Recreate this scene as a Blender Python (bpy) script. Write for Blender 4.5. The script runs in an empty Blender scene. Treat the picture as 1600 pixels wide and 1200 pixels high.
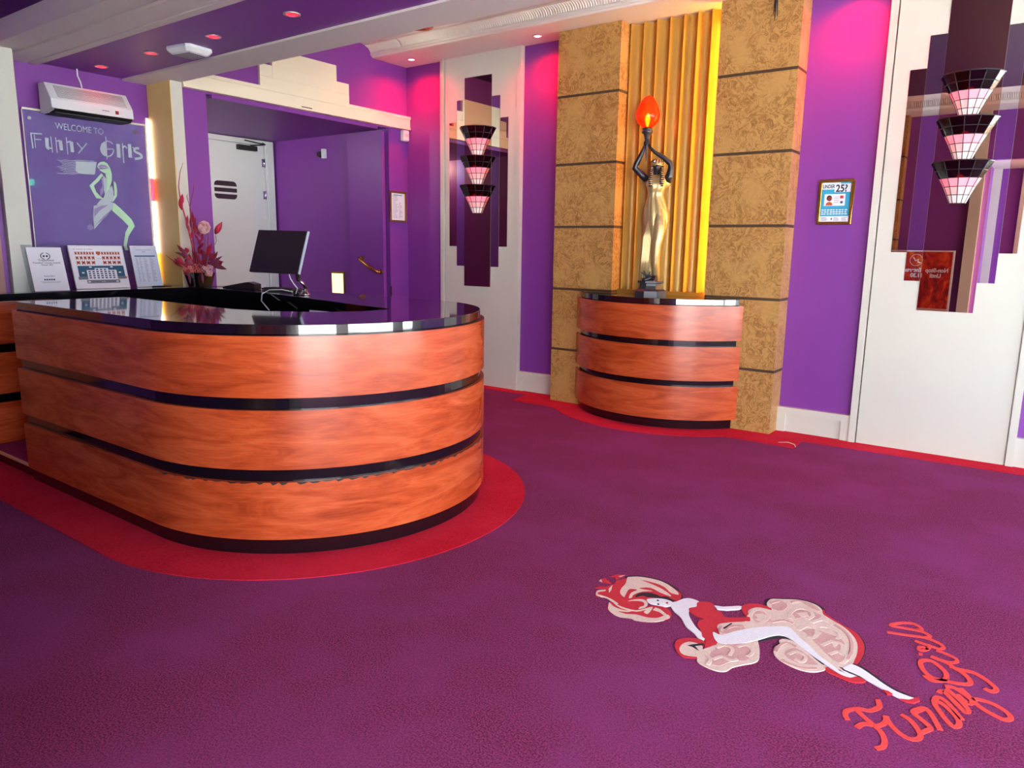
import bpy, bmesh, math, random
from mathutils import Vector, Matrix
random.seed(7)
PI = math.pi
SC = bpy.context.scene
COL = SC.collection

# ---------------------------------------------------------------- helpers
def lin(h):
    h = h.lstrip('#')
    o = []
    for i in (0, 2, 4):
        c = int(h[i:i+2], 16) / 255
        o.append(c/12.92 if c <= .04045 else ((c+.055)/1.055)**2.4)
    return tuple(o) + (1.0,)

class MB:
    """collects shapes, then links them as ONE mesh object"""
    def __init__(s):
        s.v = []; s.f = []; s.m = []; s.sm = []; s.uv = []; s.mats = []
    def mi(s, mat):
        if mat not in s.mats: s.mats.append(mat)
        return s.mats.index(mat)
    def add(s, vs, fs, mat, smooth=False, uvs=None):
        b = len(s.v); k = s.mi(mat)
        s.v += [tuple(p) for p in vs]
        for i, f in enumerate(fs):
            s.f.append([b+j for j in f]); s.m.append(k); s.sm.append(smooth)
            s.uv.append(uvs[i] if uvs else None)
        return s
    def box(s, x0, x1, y0, y1, z0, z1, mat):
        vs = [(x, y, z) for z in (z0, z1) for y in (y0, y1) for x in (x0, x1)]
        return s.add(vs, [(0,2,3,1),(4,5,7,6),(0,1,5,4),(2,6,7,3),(0,4,6,2),(1,3,7,5)], mat)
    def prism(s, poly, lo, hi, mat, axis='z', smooth=False):
        def P(a, b, c):
            return {'z': (a, b, c), 'y': (a, c, b), 'x': (c, a, b)}[axis]
        n = len(poly)
        vs = [P(a, b, lo) for a, b in poly] + [P(a, b, hi) for a, b in poly]
        s.add(vs, [list(range(n))[::-1], list(range(n, 2*n))], mat)
        s.add(vs, [(i, (i+1) % n, n+(i+1) % n, n+i) for i in range(n)], mat, smooth)
        return s
    def tube(s, path, r, mat, n=8, caps=True):
        path = [Vector(p) for p in path]
        rs = r if isinstance(r, (list, tuple)) else [r]*len(path)
        vs = []; up = None
        for i, p in enumerate(path):
            t = (path[min(i+1, len(path)-1)] - path[max(i-1, 0)])
            t = t.normalized() if t.length > 1e-9 else Vector((0, 0, 1))
            if up is None:
                up = Vector((0, 0, 1)) if abs(t.z) < .9 else Vector((1, 0, 0))
            a = t.cross(up)
            a = a.normalized() if a.length > 1e-6 else t.orthogonal().normalized()
            b = a.cross(t).normalized(); up = b
            for k in range(n):
                g = 2*PI*k/n
                vs.append(p + (a*math.cos(g) + b*math.sin(g))*rs[i])
        fs = [(i*n+k, i*n+(k+1) % n, (i+1)*n+(k+1) % n, (i+1)*n+k) for i in range(len(path)-1) for k in range(n)]
        s.add(vs, fs, mat, True)
        if caps:
            s.add(vs, [list(range(n))[::-1], list(range(len(vs)-n, len(vs)))], mat)
        return s
    def loft(s, rings, mat, smooth=True, caps=True):
        n = len(rings[0]); vs = [p for r in rings for p in r]
        s.add(vs, [(i*n+k, i*n+(k+1) % n, (i+1)*n+(k+1) % n, (i+1)*n+k) for i in range(len(rings)-1) for k in range(n)], mat, smooth)
        if caps:
            s.add(vs, [list(range(n))[::-1], list(range(len(vs)-n, len(vs)))], mat)
        return s
    def lathe(s, prof, mat, c=(0, 0, 0), n=20, smooth=True, caps=True):
        return s.loft([[(c[0]+r*math.cos(2*PI*k/n), c[1]+r*math.sin(2*PI*k/n), c[2]+z) for k in range(n)] for r, z in prof], mat, smooth, caps)
    def ball(s, c, r, mat, n=12, sc=(1, 1, 1)):
        rings = []
        for i in range(1, n):
            a = -PI/2 + PI*i/n
            rings.append([(c[0]+r*sc[0]*math.cos(a)*math.cos(2*PI*k/n), c[1]+r*sc[1]*math.cos(a)*math.sin(2*PI*k/n), c[2]+r*sc[2]*math.sin(a)) for k in range(n)])
        return s.loft(rings, mat)
    def wall(s, path, t, z0, z1, mat, uvscale=1.0):
        """upright sheet of thickness t along a plan path (outer face first), UV = arc length, height"""
        n = len(path); nor = []
        for i in range(n):
            a = Vector(path[max(i-1, 0)]); b = Vector(path[min(i+1, n-1)])
            d = (b-a).normalized(); nor.append(Vector((-d.y, d.x)))
        inn = [(Vector(path[i]) + nor[i]*t) for i in range(n)]
        L = [0]
        for i in range(1, n): L.append(L[-1] + (Vector(path[i])-Vector(path[i-1])).length)
        vs = [(p[0], p[1], z) for z in (z0, z1) for p in path] + [(p.x, p.y, z) for z in (z0, z1) for p in inn]
        fo = []; uo = []; fi = []; ft = []
        for i in range(n-1):
            fo.append((i, i+1, n+i+1, n+i)); uo.append([(L[i], z0), (L[i+1], z0), (L[i+1], z1), (L[i], z1)])
            fi.append((2*n+i+1, 2*n+i, 3*n+i, 3*n+i+1))
            ft.append((n+i, n+i+1, 3*n+i+1, 3*n+i)); ft.append((i+1, i, 2*n+i, 2*n+i+1))
        ft += [(0, n, 3*n, 2*n), (2*n-1, n-1, 3*n-1, 4*n-1)]
        s.add(vs, fo, mat, True, uo)
        s.add(vs, fi, mat, True); s.add(vs, ft, mat)
        return s
    def ribbon(s, pts, w, lo, hi, mat, axis='z'):
        """flat stroke of width w along 2D points, extruded lo..hi; rounded ends"""
        pts = [Vector(p) for p in pts]
        # smooth with Catmull-Rom
        if len(pts) > 2:
            q = []
            for i in range(len(pts)-1):
                p0 = pts[max(i-1, 0)]; p1 = pts[i]; p2 = pts[i+1]; p3 = pts[min(i+2, len(pts)-1)]
                for k in range(4):
                    t = k/4
                    q.append(.5*((2*p1)+(p2-p0)*t+(2*p0-5*p1+4*p2-p3)*t*t+(3*p1-p0-3*p2+p3)*t**3))
            pts = q + [pts[-1]]
        L = []; R = []
        n = len(pts)
        for i in range(n):
            d = pts[min(i+1, n-1)] - pts[max(i-1, 0)]
            d = d.normalized() if d.length > 1e-9 else Vector((1, 0))
            nn = Vector((-d.y, d.x)) * w/2
            L.append(pts[i]+nn); R.append(pts[i]-nn)
        def P(q, c):
            return {'z': (q[0], q[1], c), 'y': (q[0], c, q[1]), 'x': (c, q[0], q[1])}[axis]
        vs = [P(p, lo) for p in L] + [P(p, lo) for p in R] + [P(p, hi) for p in L] + [P(p, hi) for p in R]
        fs = []
        for i in range(n-1):
            fs += [(i, i+1, n+i+1, n+i), (2*n+i, 3*n+i, 3*n+i+1, 2*n+i+1), (i, 2*n+i, 2*n+i+1, i+1), (n+i, n+i+1, 3*n+i+1, 3*n+i)]
        fs += [(0, n, 3*n, 2*n), (n-1, 3*n-1, 4*n-1, 2*n-1)]
        return s.add(vs, fs, mat)
    def text(s, body, size, M, mat, depth=.001, sx=1.0, align='LEFT', bold=0):
        cu = bpy.data.curves.new('t', 'FONT'); cu.body = body; cu.size = size; cu.extrude = depth; cu.align_x = align; cu.offset = bold
        ob = bpy.data.objects.new('t', cu); COL.objects.link(ob)
        bpy.context.view_layer.update()
        me = bpy.data.meshes.new_from_object(ob.evaluated_get(bpy.context.evaluated_depsgraph_get()))
        vs = [M @ Vector((v.co.x*sx, v.co.y, v.co.z)) for v in me.vertices]
        fs = [list(p.vertices) for p in me.polygons]
        bpy.data.objects.remove(ob); bpy.data.curves.remove(cu); bpy.data.meshes.remove(me)
        return s.add(vs, fs, mat)
    def build(s, name, parent=None, local=False, bevel=0, fix=True):
        me = bpy.data.meshes.new(name)
        me.from_pydata(s.v, [], s.f)
        for m in s.mats: me.materials.append(m)
        ul = None
        if any(u for u in s.uv): ul = me.uv_layers.new(name='UVMap')
        for i, p in enumerate(me.polygons):
            p.material_index = s.m[i]; p.use_smooth = s.sm[i]
            if ul:
                if s.uv[i]:
                    for k, li in enumerate(p.loop_indices): ul.data[li].uv = s.uv[i][k]
        if fix:
            bm = bmesh.new(); bm.from_mesh(me)
            bmesh.ops.remove_doubles(bm, verts=bm.verts, dist=1e-6)
            bmesh.ops.recalc_face_normals(bm, faces=bm.faces)
            bm.to_mesh(me); bm.free()
        me.update()
        o = bpy.data.objects.new(name, me); COL.objects.link(o)
        if parent is not None:
            o.parent = parent
            if not local: o.matrix_parent_inverse = basis(parent).inverted()
        if bevel:
            b = o.modifiers.new('bevel', 'BEVEL'); b.width = bevel; b.segments = 2; b.limit_method = 'ANGLE'; b.angle_limit = math.radians(40)
        return o

def basis(o):
    M = Matrix.LocRotScale(o.location, o.rotation_euler, o.scale)
    if o.parent: M = basis(o.parent) @ o.matrix_parent_inverse @ M
    return M
def tag(o, label=None, cat=None, group=None, kind=None):
    if label: o['label'] = label
    if cat: o['category'] = cat
    if group: o['group'] = group
    if kind: o['kind'] = kind
    return o
def thing(name, label, cat, loc=(0, 0, 0), rz=0, group=None):
    o = bpy.data.objects.new(name, None); COL.objects.link(o)
    o.location = loc; o.rotation_euler = (0, 0, rz); o.empty_display_size = .1
    return tag(o, label, cat, group)
def struct(mb, name, label=None, **k):
    return tag(mb.build(name, **k), label, None, None, 'structure')
def copy_tree(o, parent=None):
    c = o.copy(); COL.objects.link(c)
    if parent is not None: c.parent = parent
    for ch in list(o.children): copy_tree(ch, c)
    return c
def arc(cx, cy, r, a0, a1, n):
    return [(cx+r*math.cos(math.radians(a0+(a1-a0)*i/n)), cy+r*math.sin(math.radians(a0+(a1-a0)*i/n))) for i in range(n+1)]

def smooth_loop(pts, k=3):
    n = len(pts); P = [Vector(p) for p in pts]; o = []
    for i in range(n):
        p0, p1, p2, p3 = P[i-1], P[i], P[(i+1) % n], P[(i+2) % n]
        for j in range(k):
            t = j/k
            q = .5*((2*p1)+(p2-p0)*t+(2*p0-5*p1+4*p2-p3)*t*t+(3*p1-p0-3*p2+p3)*t**3)
            o.append((q.x, q.y))
    return o
# ---------------------------------------------------------------- materials
def newmat(name):
    m = bpy.data.materials.new(name); m.use_nodes = True
    return m, m.node_tree.nodes, m.node_tree.links, m.node_tree.nodes['Principled BSDF']
def plain(name, col, rough=.5, metal=0, vary=.06, scale=6, bump=0, bscale=200, spec=.5, coat=0):
    """paint-like surface: base colour with a faint procedural unevenness"""
    m, N, L, p = newmat(name)
    p.inputs['Roughness'].default_value = rough; p.inputs['Metallic'].default_value = metal
    p.inputs['Specular IOR Level'].default_value = spec; p.inputs['Coat Weight'].default_value = coat
    tc = N.new('ShaderNodeTexCoord')
    nz = N.new('ShaderNodeTexNoise'); nz.inputs['Scale'].default_value = scale; nz.inputs['Detail'].default_value = 4
    L.new(tc.outputs['Object'], nz.inputs['Vector'])
    mx = N.new('ShaderNodeMix'); mx.data_type = 'RGBA'
    c = lin(col)
    mx.inputs['A'].default_value = tuple(max(0, x*(1-vary)) for x in c[:3])+(1,)
    mx.inputs['B'].default_value = tuple(min(1, x*(1+vary)) for x in c[:3])+(1,)
    L.new(nz.outputs['Fac'], mx.inputs['Factor']); L.new(mx.outputs['Result'], p.inputs['Base Color'])
    if bump:
        n2 = N.new('ShaderNodeTexNoise'); n2.inputs['Scale'].default_value = bscale; n2.inputs['Detail'].default_value = 3
        L.new(tc.outputs['Object'], n2.inputs['Vector'])
        b = N.new('ShaderNodeBump'); b.inputs['Strength'].default_value = bump; b.inputs['Distance'].default_value = .01
        L.new(n2.outputs['Fac'], b.inputs['Height']); L.new(b.outputs['Normal'], p.inputs['Normal'])
    return m
def carpet(name, a, b, dark):
    m, N, L, p = newmat(name)
    p.inputs['Roughness'].default_value = 1; p.inputs['Specular IOR Level'].default_value = .1
    p.inputs['Sheen Weight'].default_value = .25; p.inputs['Sheen Roughness'].default_value = .5
    p.inputs['Sheen Tint'].default_value = lin(b)
    tc = N.new('ShaderNodeTexCoord')
    n1 = N.new('ShaderNodeTexNoise'); n1.inputs['Scale'].default_value = 150; n1.inputs['Detail'].default_value = 3
    n2 = N.new('ShaderNodeTexNoise'); n2.inputs['Scale'].default_value = 1.6; n2.inputs['Detail'].default_value = 5; n2.inputs['Roughness'].default_value = .6
    for n in (n1, n2): L.new(tc.outputs['Object'], n.inputs['Vector'])
    r = N.new('ShaderNodeValToRGB'); e = r.color_ramp.elements
    e[0].position = .38; e[0].color = lin(dark); e[1].position = .62; e[1].color = lin(a)
    L.new(n1.outputs['Fac'], r.inputs['Fac'])
    mx = N.new('ShaderNodeMix'); mx.data_type = 'RGBA'; mx.inputs['B'].default_value = lin(b)
    mr = N.new('ShaderNodeMapRange'); mr.inputs['From Min'].default_value = .42; mr.inputs['From Max'].default_value = .62; mr.inputs['To Max'].default_value = .55
    L.new(n2.outputs['Fac'], mr.inputs['Value']); L.new(mr.outputs['Result'], mx.inputs['Factor'])
    L.new(r.outputs['Color'], mx.inputs['A']); L.new(mx.outputs['Result'], p.inputs['Base Color'])
    bp = N.new('ShaderNodeBump'); bp.inputs['Strength'].default_value = .5; bp.inputs['Distance'].default_value = .006
    L.new(n1.outputs['Fac'], bp.inputs['Height']); L.new(bp.outputs['Normal'], p.inputs['Normal'])
    return m
def cherry(name):
    m, N, L, p = newmat(name)
    p.inputs['Roughness'].default_value = .27; p.inputs['Coat Weight'].default_value = .2; p.inputs['Coat Roughness'].default_value = .2
    uv = N.new('ShaderNodeUVMap'); uv.uv_map = 'UVMap'
    mp = N.new('ShaderNodeMapping'); mp.inputs['Scale'].default_value = (1.2, 6, 1)
    L.new(uv.outputs['UV'], mp.inputs['Vector'])
    n1 = N.new('ShaderNodeTexNoise'); n1.inputs['Scale'].default_value = 1.6; n1.inputs['Detail'].default_value = 8; n1.inputs['Roughness'].default_value = .62; n1.inputs['Distortion'].default_value = 1.3
    L.new(mp.outputs['Vector'], n1.inputs['Vector'])
    m2 = N.new('ShaderNodeMapping'); m2.inputs['Scale'].default_value = (5, 120, 1)
    L.new(uv.outputs['UV'], m2.inputs['Vector'])
    n2 = N.new('ShaderNodeTexNoise'); n2.inputs['Scale'].default_value = 1.5; n2.inputs['Detail'].default_value = 4
    L.new(m2.outputs['Vector'], n2.inputs['Vector'])
    r = N.new('ShaderNodeValToRGB'); e = r.color_ramp.elements
    e[0].position = .3; e[0].color = lin('#963616'); e[1].position = .72; e[1].color = lin('#cc6236')
    x = e.new(.5); x.color = lin('#b74b24')
    L.new(n1.outputs['Fac'], r.inputs['Fac'])
    mx = N.new('ShaderNodeMix'); mx.data_type = 'RGBA'; mx.blend_type = 'MULTIPLY'
    mr = N.new('ShaderNodeMapRange'); mr.inputs['From Min'].default_value = .35; mr.inputs['From Max'].default_value = .6; mr.inputs['To Min'].default_value = .8; mr.inputs['To Max'].default_value = 1.05
    L.new(n2.outputs['Fac'], mr.inputs['Value'])
    cb = N.new('ShaderNodeCombineColor')
    for k in ('Red', 'Green', 'Blue'): L.new(mr.outputs['Result'], cb.inputs[k])
    mx.inputs['Factor'].default_value = .8
    L.new(r.outputs['Color'], mx.inputs['A']); L.new(cb.outputs['Color'], mx.inputs['B'])
    L.new(mx.outputs['Result'], p.inputs['Base Color'])
    return m
def burl(name):
    m, N, L, p = newmat(name)
    p.inputs['Roughness'].default_value = .42
    tc = N.new('ShaderNodeTexCoord')
    n0 = N.new('ShaderNodeTexNoise'); n0.inputs['Scale'].default_value = 4.5; n0.inputs['Detail'].default_value = 3
    L.new(tc.outputs['Object'], n0.inputs['Vector'])
    mxv = N.new('ShaderNodeMix'); mxv.data_type = 'VECTOR'; mxv.inputs['Factor'].default_value = .30
    L.new(tc.outputs['Object'], mxv.inputs['A']); L.new(n0.outputs['Color'], mxv.inputs['B'])
    n1 = N.new('ShaderNodeTexNoise'); n1.inputs['Scale'].default_value = 21; n1.inputs['Detail'].default_value = 7; n1.inputs['Roughness'].default_value = .66; n1.inputs['Distortion'].default_value = 2.2
    L.new(mxv.outputs['Result'], n1.inputs['Vector'])
    n2 = N.new('ShaderNodeTexNoise'); n2.inputs['Scale'].default_value = 3.2; n2.inputs['Detail'].default_value = 3
    L.new(tc.outputs['Object'], n2.inputs['Vector'])
    r = N.new('ShaderNodeValToRGB'); e = r.color_ramp.elements
    e[0].position = .34; e[0].color = lin('#86582a'); e[1].position = .72; e[1].color = lin('#c0965c')
    x = e.new(.47); x.color = lin('#a2743e'); x = e.new(.53); x.color = lin('#b88a50')
    L.new(n1.outputs['Fac'], r.inputs['Fac'])
    mx = N.new('ShaderNodeMix'); mx.data_type = 'RGBA'; mx.inputs['B'].default_value = lin('#be9256')
    mr = N.new('ShaderNodeMapRange'); mr.inputs['From Min'].default_value = .5; mr.inputs['From Max'].default_value = .66; mr.inputs['To Max'].default_value = .75
    L.new(n2.outputs['Fac'], mr.inputs['Value']); L.new(mr.outputs['Result'], mx.inputs['Factor'])
    L.new(r.outputs['Color'], mx.inputs['A']); L.new(mx.outputs['Result'], p.inputs['Base Color'])
    return m
def glow(name, col, strength, base='#808080'):
    m, N, L, p = newmat(name)
    p.inputs['Base Color'].default_value = lin(base); p.inputs['Emission Color'].default_value = lin(col); p.inputs['Emission Strength'].default_value = strength
    p.inputs['Roughness'].default_value = .3
    return m
def pane(name, tint, haze, rough=.02, gloss=.12, hazecol='#d8d4e8'):
    """thin see-through sheet: transparent tint + reflections + a little haze"""
    m, N, L, p = newmat(name); N.remove(p)
    out = N['Material Output']
    t = N.new('ShaderNodeBsdfTransparent'); t.inputs['Color'].default_value = lin(tint)
    d = N.new('ShaderNodeBsdfDiffuse'); d.inputs['Color'].default_value = lin(hazecol)
    g = N.new('ShaderNodeBsdfGlossy'); g.inputs['Roughness'].default_value = rough
    m1 = N.new('ShaderNodeMixShader'); m1.inputs[0].default_value = haze
    L.new(t.outputs[0], m1.inputs[1]); L.new(d.outputs[0], m1.inputs[2])
    lw = N.new('ShaderNodeLayerWeight'); lw.inputs['Blend'].default_value = gloss
    m2 = N.new('ShaderNodeMixShader'); L.new(lw.outputs['Fresnel'], m2.inputs[0])
    L.new(m1.outputs[0], m2.inputs[1]); L.new(g.outputs[0], m2.inputs[2]); L.new(m2.outputs[0], out.inputs['Surface'])
    return m

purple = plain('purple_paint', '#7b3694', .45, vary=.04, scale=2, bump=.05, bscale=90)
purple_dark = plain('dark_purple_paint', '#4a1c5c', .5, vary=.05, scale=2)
maroon = plain('plum_ceiling_paint', '#3c1440', .45, vary=.05)
cream = plain('cream_paint', '#c9c8bd', .45, vary=.025, scale=3, bump=.03, bscale=60)
cream_warm = plain('warm_cream_paint', '#e6dcc4', .5, vary=.02, scale=3)
ceil_white = plain('ceiling_white_paint', '#d8d2cc', .6, vary=.02)
groove = plain('shadow_gap_brown', '#5a3c34', .7)
carpet_purple = carpet('purple_carpet', '#8c3862', '#823672', '#521a3a')
carpet_red = carpet('red_carpet', '#c41c34', '#cc2c46', '#a01024')
wood = cherry('cherry_laminate')
black_gloss = plain('black_gloss_laminate', '#0b0a10', .12, vary=.2, spec=.6, coat=.3)
black_top = plain('black_gloss_countertop', '#0e0c14', .08, vary=.2, spec=.9, coat=.6)
black_matt = plain('black_matt', '#0c0b0c', .6)
burlwood = burl('burl_veneer')
joint = plain('brown_joint_strip', '#4a3420', .6)
gold = plain('gold_paint', '#b88838', .38, metal=.2, vary=.05)
beige = plain('beige_worn_edge', '#c8a67c', .7)
white_paint = plain('white_gloss_paint', '#d6dbd4', .35, vary=.02)
white_plastic = plain('white_plastic', '#dcdfe2', .35, vary=.02)
grey_mesh = plain('grille_grey', '#7d7478', .6)
brass = plain('brass', '#b98a44', .25, metal=.9)
bronze = plain('dark_bronze', '#2c2a32', .3, metal=.35, vary=.15, scale=20)
pewter = plain('aged_pewter', '#3e3c42', .4, metal=.5, vary=.25, scale=30)
dress_gold = plain('pale_gold_bronze', '#b7a070', .36, metal=.6, vary=.12, scale=14)
silver = plain('chrome', '#c8ccd2', .18, metal=1)
lead = plain('lead_came', '#38343a', .35, metal=.7)
mirror_clear = plain('mirror_silver', '#eceee8', .0, metal=1, vary=0)
mirror_tint = plain('mirror_bronze', '#d3ab92', .0, metal=1, vary=0)
mirror_edge = plain('mirror_edge_grey', '#8b8684', .3)
paper = plain('white_paper', '#e4e6f0', .5, vary=.01)
ink = plain('black_ink', '#1c2028', .6)
ink_grey = plain('grey_ink', '#70747e', .6)
ink_blue = plain('blue_ink', '#1f5878', .6)
ink_orange = plain('orange_ink', '#b9561f', .6)
ink_cyan = plain('cyan_ink', '#2a9fc4', .5)
ink_red = plain('red_ink', '#c23a2c', .6)
skin_brown = plain('printed_brown', '#7a3020', .6)
sage = plain('sage_panel_paint', '#cdd2c6', .5)
CURL=[(0.016,'cream',[(-0.894,2.968),(-0.893,3.048),(-0.858,3.061),(-0.828,3.02),(-0.833,2.967),(-0.862,2.972)]),(0.016,'cream',[(-0.749,3.061),(-0.761,3.123),(-0.744,3.18),(-0.703,3.189),(-0.676,3.146),(-0.69,3.1)]),(0.016,'cream',[(-0.69,2.984),(-0.674,3.037),(-0.631,3.031),(-0.623,2.96),(-0.646,2.954)]),(0.016,'cream',[(-0.631,3.071),(-0.593,3.086),(-0.547,3.057),(-0.545,3.007)]),(0.016,'cream',[(-0.582,2.917),(-0.557,2.973),(-0.517,2.968),(-0.505,2.894)]),(0.016,'cream',[(-0.541,2.866),(-0.518,2.907),(-0.481,2.889),(-0.486,2.829)]),(0.016,'cream',[(-0.665,3.084),(-0.636,3.135),(-0.59,3.116)]),(0.012,'pink',[(-0.858,3.15),(-0.832,3.194),(-0.796,3.169),(-0.8,3.106)]),(0.012,'pink',[(-0.788,3.22),(-0.753,3.255),(-0.702,3.249),(-0.666,3.211)]),(0.012,'pink',[(-0.582,3.122),(-0.535,3.092),(-0.495,3.022),(-0.477,2.939),(-0.477,2.87)]),(0.012,'pink',[(-0.715,2.754),(-0.717,2.812),(-0.699,2.851),(-0.662,2.843)]),(0.012,'pink',[(-0.682,2.711),(-0.64,2.699),(-0.594,2.702),(-0.555,2.732)]),(0.012,'pink',[(-0.8,2.98),(-0.766,3.027),(-0.723,3.026)]),(0.014,'cream',[(-0.669,2.766),(-0.651,2.804),(-0.612,2.788),(-0.61,2.744),(-0.639,2.744)]),(0.014,'cream',[(-0.91,2.639),(-0.893,2.676),(-0.858,2.667),(-0.849,2.615)]),(0.014,'cream',[(-0.849,2.698),(-0.823,2.73),(-0.787,2.698),(-0.791,2.649)]),(0.014,'cream',[(-0.891,2.549),(-0.87,2.588),(-0.833,2.583),(-0.816,2.607)]),(0.014,'cream',[(-0.928,2.566),(-0.899,2.543),(-0.893,2.503)]),(0.01,'pink',[(-0.932,2.81),(-0.914,2.85),(-0.889,2.857)]),(0.01,'pink',[(-0.956,2.817),(-0.949,2.77),(-0.925,2.763)])]
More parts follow.
